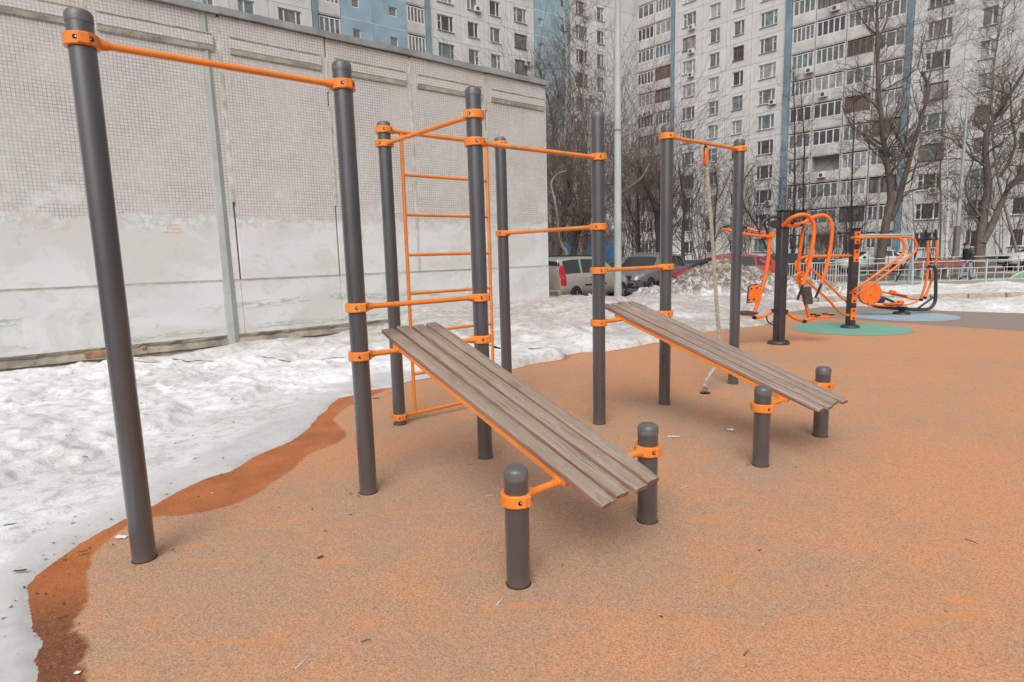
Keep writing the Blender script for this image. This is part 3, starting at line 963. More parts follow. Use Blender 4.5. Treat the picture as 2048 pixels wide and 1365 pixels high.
def add_ac(root, x, z):
    o = link(cached("ac", ac_unit_mesh), "air_conditioner", root, Matrix.Translation((x, 0, z)))
    link(cached("acf", ac_fan_mesh), "fan_grille", o)
ST = 2.8
def loggia_mesh(w, mat):
    q = MB()
    q.box((w / 2, 0.035, 0.5), (w - 0.05, 0.10, 1.02))          # parapet
    q.box((w / 2, 0.75, -0.06), (w - 0.012, 1.45, 0.14))         # floor slab
    q.box((0.05, 0.75, 1.4), (0.10, 1.40, 2.72)); q.box((w - 0.05, 0.75, 1.4), (0.10, 1.40, 2.72))
    q.box((w / 2, 1.44, 1.4), (w, 0.06, 2.72))
    return q.mesh("loggia", mat)
def add_loggia(root, x, z, w, rr, floor):
    o = link(cached(("lg", round(w, 2)), lambda: loggia_mesh(w, "parapet")), "loggia", root, Matrix.Translation((x, 0, z)))
    r = rr.random()
    if r < 0.12:
        return
    fr, pn = ("frame_white", rr.choice(["pane_mid", "pane_curtain", "pane_teal", "pane_mid", "pane_dark"])) if r < 0.84 else (("frame_brown", rr.choice(["pane_mid", "pane_dark", "pane_warm"])) if r < 0.89 else (("frame_maroon", "pane_mid") if r < 0.94 else ("frame_grey", "pane_mid")))
    kind = rr.choice(["g4", "g4", "g3", "g5"])
    lights = {"g4": (0, .25, .5, .75, 1), "g3": (0, .33, .67, 1), "g5": (0, .2, .4, .6, .8, 1)}[kind]
    gw, gh = w - 0.22, 1.5
    g = link(cached(("gf", round(gw, 2), kind, fr), lambda: frame_mesh(gw, gh, lights, fr, None, False)), "glazing", o, Matrix.Translation((0.11, 0.05, 1.02)))
    g.name = "glazing_frame"
    p = link(cached(("gp", round(gw, 2), kind, pn), lambda: pane_mesh(gw, gh, lights, pn)), "pane", o, Matrix.Translation((0.11, 0.05, 1.02)))

corner = ray(1273, 200)
corner = corner * (85.3 / corner.y)
FLOORS = 14
def block(name, label, rz, z0, cols, xa, xb, rr, acs):
    root = empty(name, (corner.x, corner.y, 0), rz)
    tag(root, label, "building")
    top = z0 + ST * FLOORS
    MB().box(((xa + xb) / 2, 7.6, (top - 0.3) / 2), (xb - xa, 12.0, top + 0.3)).build("wall_core", "dark_joint", root, shift=False)
    for c in cols:
        kind, x0, x1 = c[0], c[1], c[2]
        w = x1 - x0
        if kind == "strip":
            MB().box(((x0 + x1) / 2, -0.05, top / 2), (w, 0.34, top + 0.2), bev=0.03).build("blue_pilaster", "pilaster_blue", root, shift=False)
            continue
        # basement panel under the lowest storey
        hb = z0 + 0.3 - 0.02
        mb = MB().box(((x0 + x1) / 2, 0.9, z0 - 0.02 - hb / 2), (w - 0.03, 1.75, hb))
        mb.build("basement_panel", "facade" if z0 > 1 else "plinth_blue", root, shift=False)
        for n in range(FLOORS):
            z = z0 + n * ST
            if kind == "logg":
                add_loggia(root, x0, z, w, rr, n)
                continue
            wins = c[3]
            mt = "facade_blue" if kind == "blue" else "facade"
            holes = [(a - x0, b_ - x0, s_, s_ + h_) for a, b_, k_, s_, h_ in wins]
            me = cached(("pn", name, x0), lambda: panel_mesh(w - 0.03, ST - 0.03, [(a - .015, b_ - .015, c_, d_) for a, b_, c_, d_ in holes], 0.30, mt))
            link(me, "facade_panel", root, Matrix.Translation((x0 + 0.015, 0, z + 0.015)))
            if kind == "blue":
                sm = cached(("sw", name, x0), lambda: MB().box((w / 2, 0.02, 0), (w, 0.05, 0.05)).mesh("white_seam", "seam_white"))
                link(sm, "white_seam", root, Matrix.Translation((x0, -0.006, z)))
            for a, b_, k_, s_, h_ in wins:
                if k_ == "s":
                    add_window(root, a, z + s_ + 0.015, b_ - a, h_, k_, rr, 0.12, "frame_white", rr.choice(["pane_mid", "pane_curtain", "pane_warm"]))
                else:
                    kk = k_ if rr.random() < 0.8 else k_ + "b"
                    add_window(root, a, z + s_ + 0.015, b_ - a, h_, kk, rr, pane=("pane_dark" if n < 3 and rr.random() < 0.75 else None))
    for x, z in acs:
        add_ac(root, x, z)
    MB().box(((xa + xb) / 2, 7.0, top + 0.2), (xb - xa, 13.6, 0.4)).build("roof", "zinc", root, shift=False)
    return root
S_, H_ = 0.86, 1.56
rr = random.Random(3)
cols_r = [("logg", 0.10, 2.80), ("logg", 2.86, 5.40), ("strip", 5.42, 5.88),
          ("pan", 5.9, 9.83, [(7.04, 8.86, "w3", S_, H_)]), ("pan", 9.83, 13.0, [(10.75, 12.1, "w2", S_, H_)]), ("pan", 13.0, 16.1, [(13.86, 15.19, "w2", S_, H_)]),
          ("pan", 16.1, 20.0, [(17.08, 19.04, "w3", S_, H_)]), ("strip", 20.03, 20.67),
          ("logg", 20.7, 23.2), ("logg", 23.25, 26.3), ("logg", 26.35, 29.0), ("logg", 29.1, 31.78), ("strip", 31.82, 32.34),
          ("pan", 32.36, 36.6, [(33.48, 35.5, "w3", S_, H_)]), ("pan", 36.6, 39.9, [(37.65, 38.85, "w2", S_, H_)]), ("pan", 39.9, 44.0, [(40.95, 42.5, "w2", S_, H_)]),
          ("pan", 44.0, 48.0, [(45.0, 47.0, "w3", S_, H_)])]
acs_r = [(8.0, 28.5), (8.0, 25.7), (8.0, 22.9), (18.5, 17.6), (22.4, 20.1), (24.0, 17.3), (24.8, 25.7), (1.2, 19.4), (2.0, 19.5), (34.6, 6.3), (18.4, 6.4), (32.5, 11.6), (24.2, 8.9)]
block("apartment_block", "grey panel block with blue pilasters and glazed loggias facing the playground", math.radians(-48), 0.2, cols_r, 0.05, 48.0, rr, acs_r)
rr = random.Random(8)
cols_l = [("pan", -5.0, -0.1, []), ("pan", -8.4, -5.0, [(-7.47, -6.21, "w2", S_, H_)]), ("pan", -12.1, -8.4, [(-11.09, -9.13, "w3", S_, H_)]),
          ("blue", -17.83, -12.12, [(-17.24, -16.48, "s", 1.1, 0.85), (-13.6, -12.84, "s", 1.1, 0.85)]),
          ("pan", -21.7, -17.85, [(-20.77, -18.94, "w3", S_, H_)]), ("pan", -24.95, -21.7, [(-24.14, -22.75, "w2", S_, H_)]), ("pan", -28.0, -24.95, [(-27.11, -25.73, "w2", S_, H_)]),
          ("pan", -31.8, -28.0, [(-30.89, -28.92, "w3", S_, H_)]), ("strip", -32.3, -31.82), ("logg", -34.5, -32.33),
          ("blue", -38.2, -34.52, [(-36.44, -35.56, "s", 1.1, 0.85)]), ("blue", -41.44, -38.2, [(-40.34, -39.52, "s", 1.1, 0.85)]), ("logg", -43.7, -41.46), ("strip", -44.15, -43.72),
          ("pan", -48.1, -44.2, [(-47.25, -45.19, "w3", S_, H_)]), ("pan", -51.3, -48.1, [(-50.61, -49.25, "w2", S_, H_)]), ("pan", -54.6, -51.3, [(-53.9, -52.5, "w2", S_, H_)]),
          ("pan", -58.5, -54.6, [(-57.6, -55.7, "w3", S_, H_)]), ("logg", -61.0, -58.52)]
acs_l = [(-26.3, 27.7), (-9.4, 20.8), (-19.4, 23.2)]
block("apartment_block", "grey panel block with sky blue sections rising behind the tiled building", math.radians(37), 1.75, cols_l, -61.0, -0.05, rr, acs_l)

# blue entrance hoarding at the foot of the far block, behind the van
root = empty("entrance_hoarding", (10.2, 77.1, -0.26), math.radians(37))
tag(root, "bright blue entrance screen at the foot of the block behind the van", "screen")
for i in range(9):
    MB().box((-7.0 + i * 1.52, 0, 1.75), (1.5, 0.08, 2.5 + 0.5 * (i % 3 == 0)), bev=0.02).build("blue_panel", "panel_blue", root, shift=False)
MB().box((-1.0, 0.6, 4.5), (14.5, 2.2, 0.3)).build("canopy_roof", "zinc", root, shift=False)
for i in range(5):
    MB().box((-7.6 + i * 3.3, 0.12, 2.2), (0.14, 0.14, 4.3)).build("canopy_post", "frame_grey", root, shift=False)
# ================================================================== workout frame
m, nt, b = new_mat("post_paint")
pos = geo_pos(nt)
v = coords(nt, "Object")
sepz = N(nt, "ShaderNodeSeparateXYZ")
L(nt, pos, sepz.inputs[0])
n1 = noise(nt, v, 1.8, 5, 0.6)
c = mixc(nt, ramp(nt, n1, 0.3, 0.7), (0.044, 0.044, 0.051), (0.054, 0.053, 0.060))
sc = noise(nt, v, 9.0, 6, 0.75)
c = mixc(nt, ramp(nt, sc, 0.7, 0.85, 0, 0.05), c, (0.14, 0.13, 0.125))
dz = math_n(nt, 'ADD', sepz.outputs[2], math_n(nt, 'MULTIPLY', noise(nt, v, 16, 5, 0.7), 0.12))
c = mixc(nt, ramp(nt, dz, 0.15, 0.05, 0, 0.5), c, (0.12, 0.085, 0.06))
scr = noise(nt, coords(nt, "Object", scale=(60, 60, 5.0)), 1.0, 3, 0.6)
c = mixc(nt, ramp(nt, scr, 0.72, 0.78, 0, 0.35), c, (0.17, 0.165, 0.16))
L(nt, c, b.inputs["Base Color"])
L(nt, ramp(nt, n1, 0.3, 0.7, 0.26, 0.34), b.inputs["Roughness"])
b.inputs["Specular IOR Level"].default_value = 1.0
b.inputs["Coat Weight"].default_value = 0.7
b.inputs["Coat Roughness"].default_value = 0.25
paint("cap_plastic", (0.105, 0.10, 0.102), 0.32, 0.12, 9, dirt=(0.24, 0.23, 0.22), dirt_amt=0.5, bstr=0.05)
m, nt, b = new_mat("orange_paint")
v = coords(nt, "Object")
n1 = noise(nt, v, 5, 5, 0.6)
c = mixc(nt, ramp(nt, n1, 0.3, 0.7), (0.72, 0.205, 0.030), (0.82, 0.255, 0.042))
c = mixc(nt, ramp(nt, noise(nt, v, 23, 8, 0.75, 0.4), 0.57, 0.70, 0, 0.6), c, (0.33, 0.13, 0.06))
L(nt, c, b.inputs["Base Color"])
b.inputs["Roughness"].default_value = 0.36
b.inputs["Specular IOR Level"].default_value = 0.45
m, nt, b = new_mat("orange_worn")
v = coords(nt, "Object")
c = mixc(nt, ramp(nt, noise(nt, v, 7, 5, 0.6), 0.3, 0.7), (0.72, 0.205, 0.03), (0.80, 0.27, 0.07))
c = mixc(nt, ramp(nt, noise(nt, v, 3.6, 6, 0.75, 0.5), 0.60, 0.66), c, (0.30, 0.25, 0.21))
L(nt, c, b.inputs["Base Color"])
b.inputs["Roughness"].default_value = 0.42
paint("bolt_steel", (0.55, 0.54, 0.52), 0.3, 0.1, 10, metallic=0.9)
paint("contact_shade_brown", (0.05, 0.032, 0.022), 0.95, 0.3, 20)  # colour of the painted contact shade at the post feet
paint("hole_black", (0.012, 0.010, 0.010), 0.8)

m, nt, b = new_mat("old_wood")
v = coords(nt, "Object", rnd=True)
vg = N(nt, "ShaderNodeMapping")
vg.inputs["Scale"].default_value = (1.6, 34.0, 34.0)
L(nt, v, vg.inputs[0])
g1 = noise(nt, vg.outputs[0], 1.0, 6, 0.6, 0.4)
vg2 = N(nt, "ShaderNodeMapping")
vg2.inputs["Scale"].default_value = (4.0, 120.0, 120.0)
L(nt, v, vg2.inputs[0])
g2 = noise(nt, vg2.outputs[0], 1.0, 5, 0.65)
oi = N(nt, "ShaderNodeObjectInfo")
c = mixc(nt, ramp(nt, g1, 0.3, 0.7), (0.25, 0.188, 0.148), (0.385, 0.312, 0.26))
c = mixc(nt, ramp(nt, oi.outputs["Random"], 0, 1, 0, 0.6), c, (0.30, 0.225, 0.165))
c = mixc(nt, ramp(nt, g2, 0.52, 0.66, 0, 0.8), c, (0.11, 0.08, 0.06))
c = mixc(nt, ramp(nt, noise(nt, v, 5, 5, 0.7, 0.4), 0.55, 0.7, 0, 0.35), c, (0.42, 0.36, 0.31))
red = noise(nt, coords(nt, "Object", scale=(3, 10, 10), rnd=True), 1.5, 6, 0.75)
c = mixc(nt, ramp(nt, red, 0.60, 0.68, 0, 0.6), c, (0.30, 0.10, 0.075))
geo = N(nt, "ShaderNodeNewGeometry")
tcn = N(nt, "ShaderNodeTexCoord")
sn = N(nt, "ShaderNodeSeparateXYZ")
L(nt, tcn.outputs["Normal"], sn.inputs[0])
side = ramp(nt, sn.outputs[2], 0.75, 0.35)
c = mixc(nt, math_n(nt, 'MULTIPLY', side, ramp(nt, g1, 0.25, 0.75, 0.95, 0.35)), c, (0.20, 0.085, 0.062))
L(nt, c, b.inputs["Base Color"])
b.inputs["Roughness"].default_value = 0.72
b.inputs["Specular IOR Level"].default_value = 0.3
bump(nt, b, math_n(nt, 'ADD', g1, math_n(nt, 'MULTIPLY', g2, 0.8)), 0.5, 0.004)

wf = empty("workout_frame", PO[1])
tag(wf, "street workout frame of grey posts and orange bars with two sloping wooden benches", "workout frame")
RP = 0.057
TOP = 2.733
def post(p, h):
    o = MB().lathe([(RP, -0.02), (RP, h - 0.055)], 40, p).build("post", "post_paint", wf, 40)
    MB().lathe([(RP + 0.0015, h - 0.058), (RP + 0.0015, h - 0.022), (RP - 0.004, h - 0.010), (RP * 0.80, h - 0.003), (RP * 0.45, h), (0.001, h + 0.0005)], 40, p).build("cap", "cap_plastic", o, 50)
    MB().lathe([(RP - 0.002, 0.0035), (RP + 0.004, 0.0035)], 32, p).build("contact_shade_ring", "contact_shade_brown", o)  # flush dark ring painting contact shade round the post foot
    return o
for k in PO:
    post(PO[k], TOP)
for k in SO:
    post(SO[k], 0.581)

def clamp(p, z, d):
    """two-piece clamp ring; d is the direction of the bar it carries"""
    d = Vector((d[0], d[1], 0)).normalized()
    h2, ri, ro = 0.029, RP + 0.001, RP + 0.017
    base = math.atan2(d.y, d.x)
    q = MB()
    n = 48
    prof = [(ri, -h2), (ro - 0.004, -h2), (ro, -h2 + 0.004), (ro, h2 - 0.004), (ro - 0.004, h2), (ri, h2)]
    gap = 0.035
    for half in (0, 1):
        a0, a1 = base + math.pi / 2 + half * math.pi + gap, base + math.pi / 2 + (half + 1) * math.pi - gap
        vs, fs = [], []
        k = len(prof)
        m_ = n // 2
        for i in range(m_ + 1):
            a = a0 + (a1 - a0) * i / m_
            for r, z_ in prof:
                vs.append((p.x + r * math.cos(a), p.y + r * math.sin(a), z + z_))
        for i in range(m_):
            for j in range(k):
                j2 = (j + 1) % k
                fs.append((i * k + j, (i + 1) * k + j, (i + 1) * k + j2, i * k + j2))
        fs.append(tuple(range(k)))
        fs.append(tuple(m_ * k + j for j in range(k))[::-1])
        q.add(vs, fs)
    # lugs at the split with the socket for the bolts
    side = Vector((-d.y, d.x, 0))
    for s in (-1, 1):
        c = p + side * s * (RP + 0.014)
        M = Matrix(((d.x, side.x, 0), (d.y, side.y, 0), (0, 0, 1)))
        q.box((c.x, c.y, z), (0.05, 0.022, 2 * h2 - 0.004), M, bev=0.005)
    # neck carrying the bar
    q.tube([p + d * (RP + 0.006) + Vector((0, 0, z)), p + d * (RP + 0.05) + Vector((0, 0, z))], [0.0285, 0.0215], 16)
    o = q.build("clamp", "orange_paint", wf, 35)
    # bolt pockets: dark recess with a shiny bolt, two seen on each side
    to_cam = Vector((-p.x, -p.y, 0)).normalized()
    for s in (-1, 1):
        for t in (-1, 1):
            nrm = (side * s * 0.90 + d * t * 0.44).normalized()
            c = p + nrm * (ro - 0.001)
            M = rot_to(nrm)
            hole = MB().lathe([(0.0001, 0.0), (0.0095, 0.001), (0.011, 0.0015)], 14, (c.x, c.y, z), M @ Matrix.Diagonal((1.0, 1.0, 1.0)))
            hb = hole.build("bolt_pocket", "hole_black", o, 60)
            c2 = c - d * t * 0.004
            MB().lathe([(0.0052, 0.0), (0.0052, 0.003), (0.003, 0.0045), (0.0005, 0.005)], 10, (c2.x, c2.y, z), M).build("bolt", "bolt_steel", o, 40)
    return o

def bar(pa, pb, z, r=0.0175, mat="orange_paint", clamps=(True, True)):
    d = (pb - pa).normalized()
    a, b_ = pa + d * (RP + 0.03), pb - d * (RP + 0.03)
    MB().tube([(a.x, a.y, z), (b_.x, b_.y, z)], r, 18).build("bar", mat, wf, 60)
    if clamps[0]: clamp(pa, z, d)
    if clamps[1]: clamp(pb, z, -d)

bar(PO[1], PO[2], 2.593)
bar(PO[2], PO[3], 1.242)
bar(PO[6], PO[7], 1.391)
bar(PO[3], PO[4], 2.543)
bar(PO[3], PO[6], 2.355, mat="orange_worn")
bar(PO[5], PO[6], 1.770)
bar(PO[7], PO[8], 2.629)
bar(PO[4], PO[5], 2.660)
bar(PO[4], PO[5], 0.073, r=0.016)
ZB, ZL = 0.929, 0.430
for q_, s_ in ((2, 1), (6, 3)):
    bar(PO[q_], PO[q_ + 1], ZB, r=0.0185)
    bar(SO[s_], SO[s_ + 1], ZL, r=0.0185)

# ladder (wall bars) between the two rear posts
for s in (1.135, 0.168):
    p = PO[4] + DV * s
    lad_o = MB().tube([(p.x, p.y, 0.073), (p.x, p.y, 2.66)], 0.0165, 14).build("ladder_rail", "orange_paint", wf, 60)
for z in (2.29, 1.935, 1.572, 1.215, 0.845, 0.45):
    a, b_ = PO[4] + DV * 0.168, PO[4] + DV * 1.135
    MB().tube([(a.x, a.y, z), (b_.x, b_.y, z)], 0.0145, 14).build("rung", "orange_paint", lad_o, 60)

# sloping benches
def plank_mesh(seed, ln, w, t):
    rr = random.Random(seed)
    nx = 26
    prof = [(-w / 2, -t / 2 + .004), (-w / 2 + .005, -t / 2), (w / 2 - .005, -t / 2), (w / 2, -t / 2 + .004), (w / 2, t / 2 - 0.007), (w / 2 - .004, t / 2 - .002), (w / 2 - .010, t / 2),
            (-w / 2 + .010, t / 2), (-w / 2 + .004, t / 2 - .002), (-w / 2, t / 2 - 0.007)]
    k = len(prof)
    q = MB()
    vs, fs = [], []
    for i in range(nx + 1):
        x = -ln / 2 + ln * i / nx
        e = min(i, nx - i)
        sh = 0.0 if e > 0 else 0.006
        chip = 0.006 * rr.random() if rr.random() < 0.18 else 0
        for j, (y, z) in enumerate(prof):
            yy = y * (1 - sh / w * 2) + 0.0015 * (rr.random() - .5) - (chip if y > 0 and z > 0 else 0)
            zz = z * (1 - (0.25 if e == 0 else 0)) + 0.0012 * (rr.random() - .5)
            vs.append((x + (0.004 * (rr.random() - .5) if e == 0 else 0), yy, zz))
    for i in range(nx):
        for j in range(k):
            j2 = (j + 1) % k
            fs.append((i * k + j, i * k + j2, (i + 1) * k + j2, (i + 1) * k + j))
    fs.append(tuple(range(k))[::-1])
    fs.append(tuple(nx * k + j for j in range(k)))
    q.add(vs, fs)
    return q.mesh("plank", "old_wood", 40)
PLANKS = [plank_mesh(100 + i, 2.12, 0.1025, 0.032) for i in range(4)]
for bi, (q_, s_) in enumerate(((2, 1), (6, 3))):
    hi = PO[q_] + 0.495 * DV + Vector((0, 0, ZB))
    lo = SO[s_] + 0.495 * DV + Vector((0, 0, ZL))
    ax = (hi - lo).normalized()
    up = DV.cross(ax).normalized()
    if up.z < 0: up = -up
    # steel underframe: two long flats, cross plates and saddles on the bars
    q = MB()
    M = Matrix((ax, DV, up)).transposed()
    M = Matrix((ax, up.cross(ax), up)).transposed()
    for s in (-0.217, 0.217):
        c = (hi + lo) / 2 + DV * s + up * 0.024
        q.box(c, (1.72, 0.030, 0.032), M, bev=0.003)
    for t in (0.0, 0.5, 1.0):
        c = lo + (hi - lo) * t + up * 0.0315
        q.box(c, (0.05, 0.44, 0.016), M)
    for t in (0.0, 1.0):
        for s in (-0.217, 0.217):
            c = lo + (hi - lo) * t + DV * s + up * 0.012
            q.box(c, (0.055, 0.05, 0.03), M, bev=0.004)
    fr = q.build("bench_underframe", "orange_paint", wf, 40)
    base_w = WORLD[wf.name]
    L_along = 2.13
    ctr = lo + ax * ((1.81 - 0.32) / 2 + 0.035)
    for i in range(4):
        c = ctr + up.cross(ax) * 0
        y = -0.186 + i * 0.124
        off = (-0.012, 0.006, -0.006, 0.012)[(i + bi) % 4]
        pos_ = ctr + DV * y + ax * off + up * (0.041 + 0.016 + 0.0015 * ((i * 7 + bi) % 3 - 1))
        tw = Matrix.Rotation(math.radians((0.10, -0.06, 0.08, -0.10)[(i + 2 * bi) % 4]), 3, 'Z')
        M4 = (M @ tw).to_4x4()
        M4.translation = pos_ - base_w
        pl = link(PLANKS[(i + bi * 2) % 4], "plank", fr, M4)
        for t in (0.0, 0.5, 1.0):
            for sy in (0.0,):
                sx = (lo + (hi - lo) * t - ctr).dot(ax) - off + 0.02 * (0.5 - ((i * 3 + int(t * 2)) % 3) / 2)
                if bi == 0 or t != 0.5:
                    link(cached("screw", lambda: MB().lathe([(0.0085, 0), (0.0085, 0.0025), (0.006, 0.0045), (0.0005, 0.005)], 12).mesh("screw", "bolt_steel", 50)), "screw", fr, M4 @ Matrix.Translation((sx, 0, 0.0155)))

# climbing rope
m, nt, b = new_mat("rope")
v = geo_pos(nt)
c = mixc(nt, ramp(nt, noise(nt, v, 30, 5, 0.7), 0.35, 0.65), (0.33, 0.29, 0.235), (0.48, 0.44, 0.38))
c = mixc(nt, ramp(nt, noise(nt, v, 5, 4, 0.7), 0.5, 0.7, 0, 0.5), c, (0.27, 0.24, 0.20))
L(nt, c, b.inputs["Base Color"])
b.inputs["Roughness"].default_value = 0.95
P7, ANG = PO[7], 40.053
rp = empty("climbing_rope", on_z(1410, 787))
tag(rp, "slack beige climbing rope hanging from the far orange bar to a floor anchor", "rope")
RPX = [(1412, 318), (1414, 345), (1417, 380), (1421, 430), (1425, 480), (1429, 545), (1433, 605), (1436.5, 650), (1438.5, 676), (1436.5, 697), (1431, 732)]
pts = [on_plane(x, y, P7, ANG) for x, y in RPX]
ring = on_z(1410, 787)
pts += [Vector((2.16, 6.44, 0.20)), Vector((2.09, 6.41, 0.085)), Vector((2.105, 6.42, 0.045))]
core = smooth_path(pts, 10)
tot = [0.0]
for a, b_ in zip(core[:-1], core[1:]):
    tot.append(tot[-1] + (b_ - a).length)
for k in range(3):
    st = []
    for p, s in zip(core, tot):
        a = s * 38 + k * 2 * math.pi / 3
        st.append(p + Vector((math.cos(a), math.sin(a), 0)) * 0.0100)
    fine_ = smooth_path(st, 2)
    MB().tube(fine_, 0.0122, 7).build("strand", "rope", rp, 80)
top_p = on_plane(1411, 297, P7, ANG)
d_ = (on_plane(1413, 328, P7, ANG) - top_p).normalized()
q = MB()
Mr = Matrix((DV, NV, Vector((0, 0, 1)))).transposed()
for s in (-1, 1):
    q.box(top_p + Vector((0, 0, -0.085)) + NV * s * 0.017, (0.052, 0.010, 0.17), Mr, bev=0.004)
br = q.build("rope_bracket", "orange_paint", rp, 40)
MB().tube([top_p + NV * 0.03 + Vector((0, 0, -0.05)), top_p - NV * 0.03 + Vector((0, 0, -0.05))], 0.007, 10).build("bracket_bolt", "bolt_steel", br, 50)
MB().tube(smooth_path([top_p + Vector((0, 0, -0.01)) + DV * 0.02, top_p + Vector((0, 0, 0.02)) + DV * 0.01, top_p + Vector((0, 0, 0.02)) - DV * 0.01, top_p + Vector((0, 0, -0.01)) - DV * 0.02], 4), 0.008, 8).build("hook", "hole_black", rp, 50)
MB().lathe([(0.001, 0.001), (0.055, 0.001), (0.055, 0.008), (0.03, 0.012), (0.001, 0.012)], 20, ring).build("floor_plate", "hole_black", rp, 40)
MB().tube(smooth_path([ring + Vector((-0.025, 0, 0.01)), ring + Vector((-0.022, 0, 0.05)), ring + Vector((0, 0, 0.07)), ring + Vector((0.022, 0, 0.05)), ring + Vector((0.025, 0, 0.01))], 5), 0.007, 8).build("anchor_ring", "rust_brick", rp, 60)
# ================================================================== exercise machines
paint("machine_orange", (0.80, 0.16, 0.020), 0.32, 0.10, 6, dirt=(0.5, 0.10, 0.02), dirt_amt=0.3)
paint("machine_dark", (0.036, 0.032, 0.034), 0.42, 0.2, 5, dirt=(0.10, 0.09, 0.085), dirt_amt=0.4)
paint("pad_dark", (0.055, 0.05, 0.052), 0.6, 0.2, 8)
paint("grip_black", (0.015, 0.014, 0.014), 0.7)
paint("machine_grey", (0.22, 0.21, 0.205), 0.45, 0.15, 5)
paint("rust_pink", (0.55, 0.30, 0.24), 0.5)

def PX(seq, P, ang, off=0.0):
    out = []
    for t in seq:
        o = t[2] if len(t) > 2 else off
        out.append(on_plane(t[0], t[1], P, ang, o))
    return out

def flange(root, P, r, mat="machine_dark"):
    MB().lathe([(r, 0.0), (r, 0.02), (r * 0.93, 0.045), (r * 0.75, 0.06), (0.03, 0.062)], 32, P).build("base_flange", mat, root, 50)

# ---- double chest press / pull station
A1 = 6.0
M1 = on_z(1557, 688)
M1 = Vector((M1.x, M1.y, 0))
r1 = empty("press_machine", M1)
tag(r1, "exercise machine with tall dark post, two orange loop handles and back pads", "exercise machine")
flange(r1, M1, 0.17)
Rm = Matrix.Rotation(math.radians(A1), 3, 'Z')
pst = MB().box((M1.x, M1.y, 1.06), (0.135, 0.165, 2.10), Rm, bev=0.016).build("post", "machine_dark", r1, 40)
MB().box((M1.x, M1.y, 2.118), (0.15, 0.18, 0.016), Rm).build("post_cap", "grip_black", pst)
def tube1(name, seq, r, off=0.0, mat="machine_orange", n=12, sm=6, root=r1, P=M1, A=A1):
    return MB().tube(smooth_path(PX(seq, P, A, off), sm), r, n).build(name, mat, root, 70)
# arched top arms with gusset plates
tube1("top_arm", [(1563, 437), (1552, 434), (1540, 436), (1530, 441), (1524, 449), (1521, 462)], 0.024, -0.03, "machine_dark")
tube1("top_arm", [(1563, 437), (1574, 434), (1584, 436), (1592, 443), (1598, 452)], 0.024, -0.03, "machine_dark")
q = MB()
g = PX([(1563, 440), (1545, 441), (1533, 450), (1548, 458), (1563, 456)], M1, A1, -0.03)
k = len(g)
t_ = Vector((math.sin(math.radians(A1)), -math.cos(math.radians(A1)), 0)) * 0.012
q.add([p + t_ for p in g] + [p - t_ for p in g], [tuple(range(k)), tuple(range(2 * k - 1, k - 1, -1))] + [(i, i + k, (i + 1) % k + k, (i + 1) % k) for i in range(k)])
q.build("gusset_plate", "machine_dark", r1)
# left station
tube1("lever", [(1539, 470), (1538.5, 490), (1537, 515), (1531, 553), (1521, 588), (1508, 630)], 0.030)
tube1("lever_hanger", [(1528, 448), (1533, 460), (1539, 470)], 0.020, 0, "machine_dark")
tube1("handle_bar", [(1540, 474, -.03), (1515, 472, -.12), (1488, 468, -.22), (1465, 463, -.27), (1442, 457, -.30)], 0.022)
tube1("grip", [(1441, 457, -.30), (1449, 454.5, -.30), (1459, 452, -.30)], 0.016, 0, "grip_black")
tube1("handle_bar", [(1541, 473, .03), (1528, 468, .12), (1515, 463, .22), (1494, 457, .29)], 0.022)
tube1("grip", [(1494, 457, .29), (1484, 453.5, .30)], 0.016, 0, "grip_black")
q = MB()
for x, y in ((1541, 470), (1533, 472)):
    p = on_plane(x, y, M1, A1)
    q.box(p, (0.13, 0.10, 0.07), Rm, bev=0.012)
q.build("pivot_bracket", "machine_orange", r1)
for x, y in ((1535, 466), (1518, 464), (1530, 478)):
    p = on_plane(x, y, M1, A1, -0.06)
    MB().lathe([(0.018, -0.02), (0.018, 0.02)], 10, p, Matrix.Rotation(math.radians(90), 3, 'X')).build("pivot_bolt", "grip_black", r1, 40)
def plate(name, corners, thick, mat, off, root=r1, P=M1, A=A1, holes=None):
    g = PX(corners, P, A, off)
    nrm = (g[1] - g[0]).cross(g[2] - g[0]).normalized() * thick / 2
    k = len(g)
    q = MB().add([p + nrm for p in g] + [p - nrm for p in g], [tuple(range(k)), tuple(range(2 * k - 1, k - 1, -1))] + [(i, i + k, (i + 1) % k + k, (i + 1) % k) for i in range(k)])
    return q.build(name, mat, root)
bp = plate("back_plate", [(1496, 605), (1499, 577), (1503, 572), (1518, 570), (1519.5, 575), (1515, 601), (1512, 604)], 0.02, "machine_orange", -0.02)
plate("back_pad", [(1494, 607), (1497, 576), (1502, 570), (1517, 568), (1518.5, 573), (1513, 603)], 0.05, "pad_dark", 0.06)
for x, y in ((1503, 578), (1514, 576), (1498, 600), (1508, 599)):
    MB().lathe([(0.013, -0.012), (0.013, 0.012)], 10, on_plane(x, y, M1, A1, -0.035), Matrix.Rotation(math.radians(90), 3, 'X')).build("bolt", "grip_black", bp, 40)
tube1("pad_bracket", [(1506, 585), (1513, 586), (1520, 588)], 0.028, 0)
tube1("foot_arm", [(1509, 636), (1526, 633), (1536, 628), (1547, 622)], 0.026)
MB().lathe([(0.001, -.03), (0.028, -.03), (0.028, .03), (0.001, .03)], 12, on_plane(1509, 636, M1, A1, -0.02), Matrix.Rotation(math.radians(90), 3, 'X')).build("pivot_bolt", "grip_black", r1, 40)
MB().lathe([(0.001, -.04), (0.03, -.04), (0.03, .04), (0.001, .04)], 12, on_plane(1547, 622, M1, A1, -0.02), Matrix.Rotation(math.radians(90), 3, 'X')).build("pivot_bolt", "grip_black", r1, 40)
tube1("seat_tube", [(1508, 632), (1498, 630), (1484, 629)], 0.022)
p = on_plane(1491, 625.5, M1, A1, 0)
